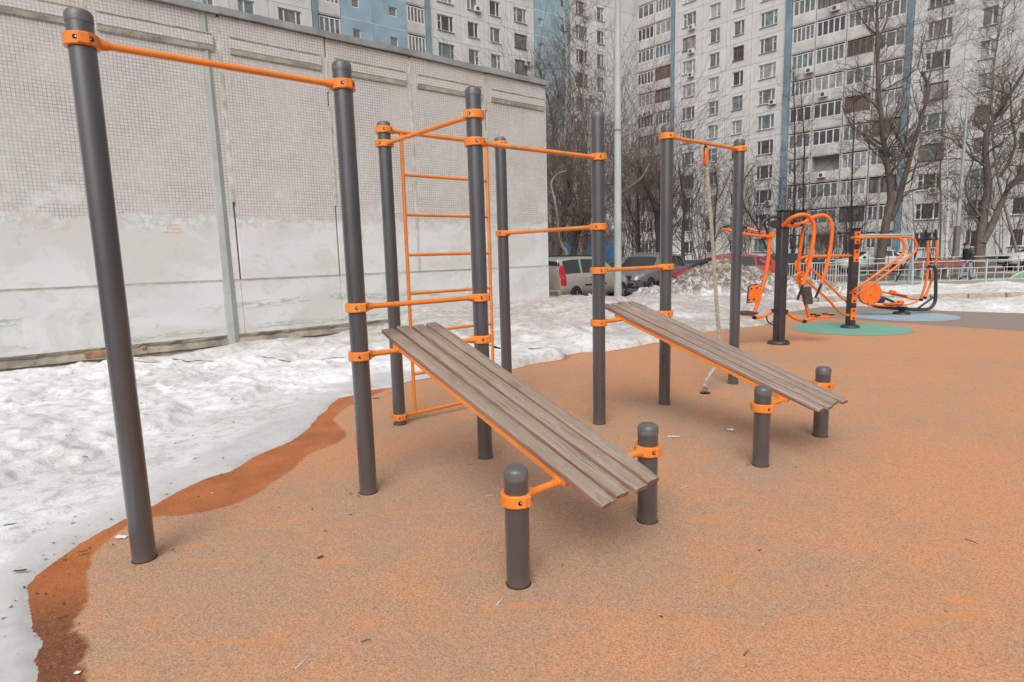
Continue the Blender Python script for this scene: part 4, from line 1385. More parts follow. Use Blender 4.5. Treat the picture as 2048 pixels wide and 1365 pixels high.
MB().box(p, (0.27, 0.34, 0.030), Rm, bev=0.012).build("seat", "pad_dark", r1)
MB().box(p + Vector((0, 0, -0.028)), (0.22, 0.26, 0.02), Rm).build("seat_plate", "machine_orange", r1)
tube1("stop_bar", [(1533, 632), (1535, 642), (1541, 648), (1551, 650)], 0.011, 0, "machine_dark")
# right station: two big loops, one in front of and one behind the post
tube1("loop_handle", [(1566, 452, -.10), (1578, 440, -.22), (1590, 433, -.30), (1602, 430, -.32), (1616, 432, -.32), (1626, 445, -.32), (1628, 462, -.32), (1625, 492, -.32), (1617, 535, -.32), (1606, 570, -.32)], 0.030)
tube1("grip", [(1606, 571, -.32), (1600, 586, -.32), (1595, 600, -.32)], 0.020, 0, "grip_black")
tube1("loop_handle", [(1592, 452, .10), (1606, 447, .20), (1622, 437, .28), (1636, 432, .32), (1650, 432, .32), (1661, 442, .32), (1664, 458, .32), (1662, 488, .32), (1654, 529, .32), (1643, 567, .32)], 0.030)
tube1("grip", [(1643, 568, .32), (1637, 582, .32), (1631, 596, .32)], 0.020, 0, "grip_black")
tube1("lever", [(1606, 456), (1602, 488), (1598, 520), (1598, 545), (1601, 570), (1606, 592), (1612, 612), (1618, 636)], 0.027, 0.03)
q = MB()
for x, y, w_ in ((1576, 452, .16), (1590, 449, .2), (1603, 450, .15)):
    q.box(on_plane(x, y, M1, A1, -.02), (w_, 0.22, 0.05), Rm, bev=0.01)
q.build("pivot_bracket", "machine_orange", r1)
for x, y in ((1585, 446), (1604, 451)):
    MB().lathe([(0.02, -0.03), (0.02, 0.03)], 10, on_plane(x, y, M1, A1, -0.14), Matrix.Rotation(math.radians(90), 3, 'X')).build("pivot_bolt", "grip_black", r1, 40)
MB().tube([on_plane(1609, 450, M1, A1, -0.2), on_plane(1615, 450, M1, A1, -0.2)], 0.03, 12).build("stop_buffer", "rust_pink", r1, 50)
ringp = [(1602 + 9 * math.cos(a), 556 + 11 * math.sin(a)) for a in np.linspace(0, 2 * math.pi, 13)[:-1]]
MB().tube(smooth_path(PX(ringp, M1, A1, -0.10), 3, True), 0.017, 10, close=True).build("ring_handle", "machine_orange", r1, 70)
bp = plate("back_pad", [(1604, 577), (1617, 573), (1620, 575), (1625, 605), (1623, 608), (1610, 610)], 0.05, "pad_dark", -0.03)
tube1("foot_arm", [(1566, 620), (1575, 627), (1590, 637), (1608, 643)], 0.026)
for x, y in ((1571, 623), (1608, 643)):
    MB().lathe([(0.001, -.04), (0.03, -.04), (0.03, .04), (0.001, .04)], 12, on_plane(x, y, M1, A1, -0.02), Matrix.Rotation(math.radians(90), 3, 'X')).build("pivot_bolt", "grip_black", r1, 40)
tube1("seat_tube", [(1608, 642), (1618, 639), (1628, 636)], 0.022)
p = on_plane(1643, 632.5, M1, A1, 0)
MB().box(p, (0.27, 0.34, 0.028), Rm, bev=0.012).build("seat_plate", "machine_orange", r1)
for dx, dy in ((-.1, .08), (.1, .08), (-.1, -.08), (.12, -.08)):
    MB().box(p + Vector((dx, dy, 0.022)), (0.07, 0.06, 0.02), Rm).build("seat_stud", "grip_black", r1)

# ---- parallel bar station
A2 = 4.0
M2 = on_z(1700, 656)
M2 = Vector((M2.x, M2.y, 0))
r2_ = empty("parallel_bars", M2)
tag(r2_, "orange parallel bar station on a dark post standing in the green circle", "parallel bars")
flange(r2_, M2, 0.165)
R2 = Matrix.Rotation(math.radians(A2), 3, 'Z')
pst = MB().box((M2.x, M2.y, 0.93), (0.125, 0.14, 1.84), R2, bev=0.012).build("post", "machine_dark", r2_, 40)
MB().box((M2.x, M2.y, 1.856), (0.155, 0.17, 0.02), R2, bev=0.006).build("post_cap", "grip_black", pst)
def tube2(name, seq, r, off=0.0, mat="machine_orange"):
    return MB().tube(smooth_path(PX(seq, M2, A2, off), 6), r, 12).build(name, mat, r2_, 70)
tube2("bar_loop", [(1703, 476, -.06), (1722, 475.5, -.27), (1786, 474.5, -.27), (1799, 477, -.27), (1808, 487, -.27), (1808, 501, -.27), (1796, 517, -.27), (1722, 571, -.27), (1701, 587, -.06)], 0.0235)
tube2("bar_loop", [(1708, 476, .06), (1728, 475.5, .27), (1806, 474.5, .27), (1820, 475.5, .27), (1831, 484, .27), (1832, 498, .27), (1818, 514, .27), (1735, 576, .27), (1706, 592, .06)], 0.0235)
tube2("bar_loop", [(1702, 512, -.06), (1680, 512, -.27), (1628, 513, -.27), (1606, 515, -.27), (1594, 523, -.27), (1592, 535, -.27), (1601, 549, -.27), (1627, 574, -.27), (1656, 599, -.27), (1673, 619, -.24), (1687, 629, -.14), (1698, 631, -.06)], 0.0235)
tube2("bar_loop", [(1706, 512, .06), (1690, 512, .27), (1640, 513, .27), (1620, 515, .27), (1612, 522, .27), (1614, 530, .27), (1624, 540, .27), (1648, 561, .27), (1680, 592, .2), (1697, 607, .06)], 0.0235)
for y0, y1 in ((464, 489), (500, 525), (583, 607), (617, 641)):
    for off, nm in ((-0.078, "front"),):
        c = (on_plane(1701.5, y0, M2, A2, off) + on_plane(1701.5, y1, M2, A2, off)) / 2
        hz = on_plane(1701.5, y0, M2, A2, off).z - on_plane(1701.5, y1, M2, A2, off).z
        c = Vector((M2.x + math.sin(math.radians(A2)) * 0.078 - 0.0, M2.y - 0.078, c.z))
        pl = MB().box(c, (0.105, 0.014, hz), R2, bev=0.004).build("clamp_plate", "machine_orange", r2_)
        for s in (-1, 1):
            MB().lathe([(0.017, -0.012), (0.017, 0.010), (0.001, 0.012)], 10, c + Vector((0, -0.012, s * hz * 0.32)), Matrix.Rotation(math.radians(90), 3, 'X')).build("bolt", "grip_black", pl, 40)

# ---- elliptical trainer
A3 = 3.0
M3 = on_z(1803, 629)
M3 = Vector((M3.x, M3.y, 0))
r3_ = empty("elliptical_trainer", M3)
tag(r3_, "orange and grey outdoor elliptical trainer with round flywheel on the pale blue circle", "exercise machine")
flange(r3_, M3, 0.175)
def tube3(name, seq, r, off=0.0, mat="machine_orange"):
    return MB().tube(smooth_path(PX(seq, M3, A3, off), 6), r, 12).build(name, mat, r3_, 70)
MB().lathe([(0.055, 0.05), (0.06, 0.10), (0.10, 0.15), (0.11, 0.17)], 20, M3).build("pedestal", "machine_dark", r3_, 50)
tube3("base_frame", [(1735, 606), (1750, 612), (1765, 615), (1803, 618), (1842, 619.5), (1859, 617), (1868, 608), (1871, 595), (1871.5, 560), (1870.5, 540), (1865, 531)], 0.036, 0, "machine_dark")
tube3("brace", [(1836, 617), (1850, 607), (1866, 595)], 0.024, 0, "machine_dark")
tube3("wheel_support", [(1745, 589), (1764, 595), (1786, 604), (1797, 615)], 0.028, 0.02, "machine_dark")
fc = on_plane(1741, 588, M3, A3, -0.06)
Mx = Matrix.Rotation(math.radians(90), 3, 'X')
fw = MB().lathe([(0.001, -0.06), (0.235, -0.06), (0.25, -0.045), (0.25, 0.045), (0.235, 0.06), (0.001, 0.06)], 40, fc + Vector((0.02, 0.07, 0)), Mx).build("flywheel_drum", "machine_grey", r3_, 40)
MB().lathe([(0.001, -0.012), (0.236, -0.012), (0.245, 0.0), (0.236, 0.012), (0.001, 0.012)], 40, fc, Mx).build("flywheel_cover", "machine_orange", fw, 40)
MB().lathe([(0.022, -0.01), (0.022, 0.02), (0.001, 0.022)], 12, fc + Vector((0, -0.012, 0)), Mx).build("axle_cap", "bolt_steel", fw, 40)
q = MB().box(on_plane(1741, 608, M3, A3, -0.12), (0.10, 0.06, 0.10), None, bev=0.015)
q.build("crank", "machine_orange", r3_)
MB().box(on_plane(1760, 600, M3, A3, 0.0), (0.16, 0.16, 0.14), None, bev=0.03).build("crank_housing", "machine_dark", r3_)
tube3("pedal_arm", [(1743, 609, -.16), (1770, 612, -.17), (1800, 611, -.17), (1822, 608, -.15), (1842, 599, -.10)], 0.020)
tube3("pedal_arm", [(1752, 582, .16), (1768, 585, .17), (1800, 592, .17), (1830, 599, .15), (1850, 596, .10)], 0.020)
for x, y, off, rotx in ((1787, 607.5, -.17, 0.03), (1796, 588.5, .17, -0.20)):
    c = on_plane(x, y, M3, A3, off)
    Mp = Matrix.Rotation(-rotx, 3, 'Y')
    pd = MB().box(c + Vector((0, 0, .0)), (0.40, 0.15, 0.035), Mp, bev=0.01).build("pedal", "machine_orange", r3_)
    MB().box(c + Mp @ Vector((-0.13 if off > 0 else 0.15, 0, 0.035)), (0.10, 0.15, 0.045), Mp, bev=0.012).build("toe_stop", "machine_orange", pd)
tube3("handle_lever", [(1841, 600, -.12), (1846, 585, -.14), (1851, 568, -.16), (1855, 545, -.17), (1856, 520, -.17), (1855.5, 482, -.17)], 0.026)
tube3("grip", [(1855.5, 481, -.17), (1852, 471, -.17), (1851, 460, -.17)], 0.021, 0, "grip_black")
tube3("handle_lever", [(1849, 597, .12), (1857, 578, .14), (1864, 558, .16), (1869, 540, .17), (1872.5, 520, .17), (1873.5, 482, .17)], 0.026)
tube3("grip", [(1873.5, 481, .17), (1872, 471, .17), (1871, 459, .17)], 0.021, 0, "grip_black")
tube3("pivot_axle", [(1854, 531, -.2), (1866, 531, 0), (1877, 530, .2)], 0.022, 0, "machine_grey")
for x, y, o_ in ((1858, 533, -.21), (1842, 600, -.15), (1850, 596, .0)):
    MB().lathe([(0.001, -.03), (0.03, -.03), (0.03, .03), (0.001, .03)], 12, on_plane(x, y, M3, A3, o_), Mx).build("pivot_bolt", "grip_black", r3_, 40)

# ================================================================== lamp poles
paint("pole_grey", (0.34, 0.36, 0.345), 0.55, 0.12, 1.5, dirt=(0.25, 0.25, 0.24), dirt_amt=0.4)
paint("pole_zinc", (0.42, 0.445, 0.42), 0.5, 0.10, 1.2, dirt=(0.3, 0.31, 0.29), dirt_amt=0.4)
paint("pole_brown", (0.15, 0.125, 0.12), 0.6, 0.2, 2)
paint("lamp_glass", (0.55, 0.55, 0.52), 0.35, 0.1, 4)
def lamp_pole(name, label, base, h, r0, r1, mat, n=8, collar=None, head=None, lower=None, zbase=0.0):
    base = Vector(base)
    root = empty(name, base)
    tag(root, label, "lamp pole")
    p = MB().tube([base + Vector((0, 0, -0.1)), base + Vector((0, 0, h * 0.3)), base + Vector((0, 0, h))], [r0, r0 * 0.7 + r1 * 0.3, r1], n).build("pole", mat, root, 20)
    if collar:
        for z, rr_ in collar:
            MB().lathe([(rr_, -0.03), (rr_ * 1.12, -0.02), (rr_ * 1.12, 0.02), (rr_, 0.03)], 12, base + Vector((0, 0, z))).build("collar", "pole_brown" if mat == "pole_brown" else "machine_grey", p, 40)
    if lower:
        MB().tube([base + Vector((0, 0, -0.05)), base + Vector((0, 0, 0.25)), base + Vector((0, 0, 0.5)), base + Vector((0, 0, lower))], [r0 * 2.2, r0 * 2.0, r0 * 1.35, r0 * 1.2], 12).build("base_section", "pole_brown", root, 30)
    if head:
        a = base + Vector((0, 0, h - 0.1))
        e = base + Vector(head)
        MB().tube(smooth_path([a, a.lerp(e, 0.4) + Vector((0, 0, 0.35)), e], 6), 0.035, 8).build("arm", mat, root, 60)
        d = Vector((head[0], head[1], 0)).normalized()
        M = Matrix(((d.x, -d.y, 0), (d.y, d.x, 0), (0, 0, 1)))
        hd = MB().lathe([(0.02, -0.40), (0.10, -0.32), (0.15, 0.0), (0.14, 0.28), (0.05, 0.40)], 16, e + d * 0.3, M @ Matrix.Rotation(math.radians(90), 3, 'Y') @ Matrix.Diagonal((0.6, 1, 1))).build("lamp_head", mat, root, 50)
        MB().lathe([(0.02, -0.20), (0.10, -0.16), (0.11, 0.14), (0.03, 0.22)], 14, e + d * 0.33 + Vector((0, 0, -0.05)), M @ Matrix.Rotation(math.radians(90), 3, 'Y') @ Matrix.Diagonal((0.5, 1, 1))).build("lamp_glass", "lamp_glass", hd, 50)
    return root
lamp_pole("lamp_pole", "tapered grey lamp pole standing in the snow before the tiled wall", (-4.87, 10.37, 0.0), 8.5, 0.125, 0.078, "pole_grey", 8, [(1.02, 0.1)], (1.4, -1.2, 8.9))
lamp_pole("lamp_pole", "slender zinc grey lamp pole behind the corner of the tiled building", (3.41, 19.1, -0.05), 12.5, 0.125, 0.075, "pole_zinc", 10, [(5.28, 0.105)], (1.2, -1.3, 12.9))
b1 = on_z(1748, 553, -0.26)
lamp_pole("lamp_pole", "thin street lamp with oval head in front of the forked tree", (b1.x * 1.12, b1.y * 1.12, -0.26), 6.0, 0.09, 0.06, "pole_zinc", 8, None, (1.05, -0.4, 6.55))
b2 = on_z(1908, 552, -0.26)
lamp_pole("lamp_pole", "lamp pole with thick brown base behind the man in the cap", (b2.x, b2.y, -0.26), 9.5, 0.12, 0.05, "pole_grey", 10, None, None, 2.7)

# ================================================================== metal fence of the far play area
paint("fence_paint", (0.50, 0.46, 0.43), 0.6, 0.12, 3, dirt=(0.35, 0.3, 0.27), dirt_amt=0.4)
def fence(label, A, B, zt, zm, zb, step, post_every, hi=0.0):
    A, B = Vector(A), Vector(B)
    root = empty("metal_fence", (A.x, A.y, -0.25))
    tag(root, label, "fence")
    d = (B - A)
    ln = d.length
    d = d / ln
    for z in [zt, zm, zb] if zm is not None else [zt, zb]:
        MB().tube([(A.x, A.y, z), (B.x, B.y, z)], 0.022, 8).build("rail", "fence_paint", root, 60)
    k = int(ln / step)
    me = MB().tube([(0, 0, zb + 0.01), (0, 0, zm if zm is not None else zt)], 0.016, 6).mesh("picket", "fence_paint", 60)
    for i in range(k + 1):
        p = A + d * (i * ln / k)
        if i % post_every == 0:
            MB().box((p.x, p.y, (zt + 0.05 - 0.30) / 2), (0.06, 0.06, zt + 0.05 + 0.30), None, bev=0.005).build("post", "fence_paint", root)
        else:
            link(me, "picket", root, Matrix.Translation((p.x - A.x, p.y - A.y, 0.25)))
    return root
FL, FM, FR = on_z(1572, 579, -0.25), on_z(1712, 573, -0.25), on_z(2060, 563, -0.25)
fence("pale metal fence section with close-set bars behind the dirty snow heap", (FL.x, FL.y), (FM.x, FM.y), 0.83, None, -0.13, 0.135, 9)
fence("long pale metal fence with two top rails in front of the parked cars", (FM.x + 0.1, FM.y), (FR.x, FR.y), 0.74, 0.42, -0.13, 0.40, 7)
fence("second pale fence line along the yard road behind the man", (17.5, 33.5), (34.0, 31.8), 0.78, 0.50, -0.1, 0.55, 6)

# ================================================================== swing set
paint("swing_blue", (0.36, 0.43, 0.50), 0.5, 0.1, 3)
paint("seat_rubber", (0.02, 0.02, 0.02), 0.7)
sw_b = on_z(1819, 573, -0.25)
sw = empty("swing_set", (sw_b.x, sw_b.y, -0.25))
tag(sw, "pale blue swing set with black chains beyond the snow bank", "swing")
SA = 14.0
dsw = Vector((math.cos(math.radians(SA)), math.sin(math.radians(SA)), 0))
nsw = Vector((-dsw.y, dsw.x, 0))
pr = Vector((sw_b.x, sw_b.y, 0))
pl_ = pr - dsw * 3.1
zt = 1.95
MB().tube([(pl_.x, pl_.y, zt), (pr.x, pr.y, zt)], 0.035, 12).build("top_beam", "swing_blue", sw, 60)
for p in (pl_, pr):
    for s in (-1, 1):
        e = p + (nsw * 0.5 + dsw * 0.45 if s > 0 else nsw * -0.12)
        MB().tube([(p.x, p.y, zt + 0.06), (e.x, e.y, -0.27)], 0.05, 12).build("leg", "swing_blue", sw, 60)
for t in (0.35, 0.68):
    c = pl_.lerp(pr, t)
    for s in (-0.2, 0.2):
        a = c + dsw * s
        MB().tube([(a.x, a.y, zt - 0.04), (a.x, a.y, 0.28)], 0.010, 6).build("chain", "seat_rubber", sw, 60)
    MB().box((c.x, c.y, 0.27), (0.46, 0.2, 0.04), Matrix.Rotation(math.radians(SA), 3, 'Z'), bev=0.012).build("seat", "seat_rubber", sw)
# black two-strap rocking frame right of it
ns = on_z(1868, 566, -0.25)
nr = empty("nest_swing", (ns.x, ns.y, -0.25))
tag(nr, "black rope swing frame seen behind the trainer's tall handles", "swing")
nz = Vector((ns.x, ns.y + 1.0, -0.25))
for a, t in (((-0.55, 0), (-0.05, 2.05)), ((-0.95, 0.3), (-0.05, 2.05)), ((0.55, 0), (0.25, 2.05)), ((0.95, 0.3), (0.25, 2.05))):
    MB().tube([nz + Vector((a[0], a[1], 0.0)), nz + Vector((t[0], 0.1, t[1]))], 0.035, 8).build("leg", "seat_rubber", nr, 60)
MB().tube([nz + Vector((-0.35, 0.1, 2.0)), nz + Vector((0.55, 0.1, 2.0))], 0.05, 10).build("top_beam", "seat_rubber", nr, 60)

# ================================================================== bench and play panel behind the fence
paint("bench_wood", (0.24, 0.09, 0.065), 0.6, 0.2, 5)
paint("bench_leg", (0.5, 0.48, 0.45), 0.8, 0.1, 3)
paint("panel_green", (0.20, 0.34, 0.24), 0.6, 0.15, 3)
bx_ = on_z(1985, 560, -0.25)
bn = empty("park_bench", (bx_.x, bx_.y + 3.2, -0.25), math.radians(-6))
tag(bn, "brown slatted park bench behind the fence on the right", "bench")
for i in range(4):
    MB().box((0, -0.24 + i * 0.12, 0.45), (3.0, 0.10, 0.035), None, bev=0.006).build("seat_slat", "bench_wood", bn, shift=False)
for i in range(3):
    MB().box((0, 0.26 + i * 0.03, 0.60 + i * 0.14), (3.0, 0.035, 0.11), None, bev=0.006).build("back_slat", "bench_wood", bn, shift=False)
for x in (-1.3, 0, 1.3):
    MB().box((x, -0.05, 0.22), (0.09, 0.46, 0.43), None, bev=0.01).build("leg", "bench_leg", bn, shift=False)
    MB().box((x, 0.33, 0.62), (0.07, 0.05, 0.8), None).build("back_post", "bench_leg", bn, shift=False)
gp = on_z(2035, 571, -0.25)
pp = empty("play_panel", (gp.x + 3.7, gp.y + 4.2, -0.55), math.radians(-4))
tag(pp, "green play panel with pale arched rim and black wheel at the right edge", "play panel")
arc = [(-0.62 + 0.0, 0.02)] + [(-0.62 + 1.9 * (1 - math.cos(a)), 0.02 + 0.78 * math.sin(a)) for a in np.linspace(0.12, math.pi / 2, 10)] + [(2.6, 0.80), (2.6, 0.02)]
MB().prism(arc, 0.05).build("panel", "panel_green", pp, shift=False)
MB().tube([Vector((x, 0, z + 0.02)) for x, z in arc[:-1]], 0.045, 8).build("rim", "fence_paint", pp, 60, shift=False)
MB().lathe([(0.16, -0.03), (0.16, 0.03), (0.08, 0.035), (0.08, -0.035)], 18, (-0.95, -0.05, 0.13), Mx).build("wheel", "seat_rubber", pp, 50, shift=False)

# ================================================================== litter
paint("paper", (0.70, 0.70, 0.71), 0.7, 0.08, 10)
paint("leaf_brown", (0.11, 0.06, 0.035), 0.85, 0.3, 20)
paint("twig", (0.10, 0.07, 0.05), 0.9, 0.3, 20)
def scrap(name, label, px, py, sx, sy, seed, mat="paper", z=0.004, cat="litter", rot=0.0, group=None):
    p = on_z(px, py, z)
    rr = random.Random(seed)
    n = 6
    vs, fs = [], []
    for i in range(n + 1):
        for j in range(n + 1):
            u, v_ = i / n - 0.5, j / n - 0.5
            x = u * sx + 0.12 * sx * (rr.random() - 0.5) * (abs(u) > 0.4)
            y = v_ * sy + 0.12 * sy * (rr.random() - 0.5) * (abs(v_) > 0.4)
            zz = 0.35 * min(sx, sy) * (abs(math.sin(u * 5 + seed)) * 0.5 + 0.35 * rr.random()) * (0.4 + abs(u))
            c_, s_ = math.cos(rot), math.sin(rot)
            vs.append((c_ * x - s_ * y, s_ * x + c_ * y, max(zz, 0.002)))
    for i in range(n):
        for j in range(n):
            a = i * (n + 1) + j
            fs.append((a, a + 1, a + n + 2, a + n + 1))
    o = link(MB().add(vs, fs).mesh(name, mat, 60), name, None, Matrix.Translation(p))
    return tag(o, label, cat, group)
scrap("paper_scrap", "crumpled white paper scrap left of the tall left post's foot", 243, 1075, 0.065, 0.038, 1)
scrap("paper_scrap", "torn strip of white paper right of the near bench's far short post", 1347, 874, 0.10, 0.028, 2, rot=-0.15)
scrap("paper_scrap", "small white paper square behind the far bench's near short post", 1461, 861, 0.052, 0.05, 3)
scrap("paper_scrap", "tiny white scrap on the wet orange margin", 424, 987, 0.016, 0.012, 4)
scrap("paper_scrap", "small pale scrap in the wet corner at the bottom left", 155, 1346, 0.022, 0.016, 5)
scrap("dead_leaf", "curled dark dead leaf on the orange ground near the tall left post", 640, 1115, 0.034, 0.020, 6, "leaf_brown", cat="leaf", rot=0.9)
scrap("dead_leaf", "small dark leaf behind the second tall post", 752, 797, 0.07, 0.03, 7, "leaf_brown", cat="leaf")
scrap("dead_leaf", "grey leaf lying in the wet margin at the lower left", 125, 1235, 0.035, 0.013, 8, "leaf_brown", cat="leaf", rot=0.6)
scrap("dead_leaf", "dark leaf on the ice edge by the wet orange margin", 165, 1104, 0.05, 0.018, 9, "leaf_brown", 0.02, cat="leaf", rot=0.3)
scrap("dead_leaf", "dark leaf on the grey ice at the left edge", 40, 1142, 0.055, 0.02, 10, "leaf_brown", 0.035, cat="leaf", rot=0.2)
scrap("dead_leaf", "dark leaf frozen in the snow near the left edge", 20, 1050, 0.06, 0.02, 12, "leaf_brown", 0.06, cat="leaf", rot=0.4)
def twig(label, px0, py0, px1, py1, z=0.004, r=0.0022, mat="twig"):
    a, b_ = on_z(px0, py0, z), on_z(px1, py1, z)
    mid_ = a.lerp(b_, 0.5) + Vector((0.004, 0.003, 0.002))
    o = MB().tube(smooth_path([a, mid_, b_], 4), [r, r, r, r, r * 0.9, r * 0.8, r * 0.7, r * 0.6, r * 0.5], 6)
    o.v = [(v_[0] - a.x, v_[1] - a.y, v_[2] - a.z) for v_ in o.v]
    o = link(o.mesh("twig", mat, 60), "twig", None, Matrix.Translation(a))
    return tag(o, label, "twig")
twig("pale straw bit beside the near bench's nearest short post", 992, 1212, 1005, 1196, mat="paper")
twig("thin pale straw left of the near bench's low end", 972, 993, 988, 990, mat="paper")
twig("thin white straw right of the near bench's low end", 1362, 977, 1378, 971, mat="paper")
twig("thin orange-brown twig at the right edge of the orange ground", 1930, 1079, 1956, 1088)
twig("short dark twig near the bottom right", 1488, 1312, 1497, 1300)
twig("short twig at the bottom centre left of the orange ground", 722, 1284, 742, 1279)
twig("thin straw bit at the bottom of the picture left of centre", 590, 1338, 612, 1318, mat="paper")
twig("short dark twig on the far orange ground behind the rope", 1385, 716, 1392, 719)

# fine wind-blown litter too small and too many to tell apart
rr = random.Random(77)
q = MB()
def flake(p, s):
    a = rr.uniform(0, 6.3)
    n_ = 5
    vs = [(p[0], p[1], p[2] + s * 0.25)]
    for k in range(n_):
        t = a + 2 * math.pi * k / n_
        r_ = s * rr.uniform(0.5, 1.0) * (1.6 if k % 2 else 0.6)
        vs.append((p[0] + math.cos(t) * r_, p[1] + math.sin(t) * r_, p[2] + s * rr.uniform(0, 0.4)))
    q.add(vs, [(0, 1 + k, 1 + (k + 1) % n_) for k in range(n_)])
pts_ = []
for _ in range(420):                       # along the melting edge and on the snow
    i = rr.randrange(4, len(EDGE) - 8)
    t = rr.random()
    ex, ey = EDGE[i][0] * (1 - t) + EDGE[i + 1][0] * t, EDGE[i][1] * (1 - t) + EDGE[i + 1][1] * t
    dx, dy = EDGE[i + 1][0] - EDGE[i][0], EDGE[i + 1][1] - EDGE[i][1]
    ln = math.hypot(dx, dy) or 1
    off = rr.gauss(0.5, 1.0) if rr.random() < 0.6 else rr.gauss(0, 0.08)
    pts_.append((ex - dy / ln * off, ey + dx / ln * off))
for _ in range(160):
    pts_.append((rr.uniform(-2.2, 6.0), rr.uniform(2.3, 9.0)))
for k in list(PO.values()) + list(SO.values()):
    for _ in range(7):
        a = rr.uniform(0, 6.3)
        d = 0.06 + abs(rr.gauss(0, 0.07))
        pts_.append((k.x + math.cos(a) * d, k.y + math.sin(a) * d))
PX_, PY_ = np.array([p[0] for p in pts_]), np.array([p[1] for p in pts_])
HS, SD, _at = snow_field(PX_, PY_)
for (x, y), h, sd in zip(pts_, HS, SD):
    if wall_off(np.array([x]), np.array([y]))[0] < 0.1:
        continue
    flake((x, y, (h if sd > 0 else 0) + 0.003), rr.choice((0.005, 0.006, 0.008, 0.012)) * (1.4 if sd > 0.3 else 1.0))
tag(q.build("leaf_litter", "leaf_brown"), "fine scattered bark and leaf crumbs on the snow and rubber", "litter", kind="stuff")
# ================================================================== parked cars
def car_paint(name, col, rough=0.3, metallic=0.3):
    m, nt, b = new_mat(name)
    v = coords(nt, "Object")
    n1 = noise(nt, v, 1.6, 4, 0.6)
    c = mixc(nt, ramp(nt, n1, 0.3, 0.7), col, tuple(x * 0.88 for x in col))
    sp = N(nt, "ShaderNodeSeparateXYZ")
    L(nt, v, sp.inputs[0])
    low = math_n(nt, 'MULTIPLY', ramp(nt, sp.outputs[2], 0.75, 0.25), ramp(nt, noise(nt, v, 5, 5, 0.7), 0.3, 0.7, 0.3, 0.8))
    c = mixc(nt, low, c, (0.20, 0.175, 0.15))
    L(nt, c, b.inputs["Base Color"])
    b.inputs["Metallic"].default_value = metallic
    L(nt, ramp(nt, low, 0, 0.8, rough, 0.7), b.inputs["Roughness"])
    b.inputs["Coat Weight"].default_value = 0.4
    b.inputs["Coat Roughness"].default_value = 0.15
car_paint("car_beige", (0.48, 0.46, 0.415))
car_paint("car_grey", (0.21, 0.195, 0.19))
car_paint("car_red", (0.42, 0.045, 0.045), 0.3, 0.1)
car_paint("car_white", (0.62, 0.61, 0.60), 0.35, 0.0)
car_paint("car_black", (0.025, 0.025, 0.028))
paint("tyre", (0.022, 0.021, 0.021), 0.85, 0.2, 8)
paint("rim_silver", (0.40, 0.40, 0.40), 0.4, 0.1, 6, metallic=0.6)
paint("trim_black", (0.02, 0.02, 0.02), 0.55)
paint("lamp_red", (0.50, 0.02, 0.02), 0.2)
paint("lamp_clear", (0.3, 0.3, 0.3), 0.15)
paint("chrome", (0.55, 0.55, 0.55), 0.25, 0.05, 4, metallic=0.8)
m, nt, b = new_mat("car_glass")
b.inputs["Base Color"].default_value = (0.025, 0.028, 0.028, 1)
b.inputs["Roughness"].default_value = 0.05
b.inputs["Specular IOR Level"].default_value = 0.9

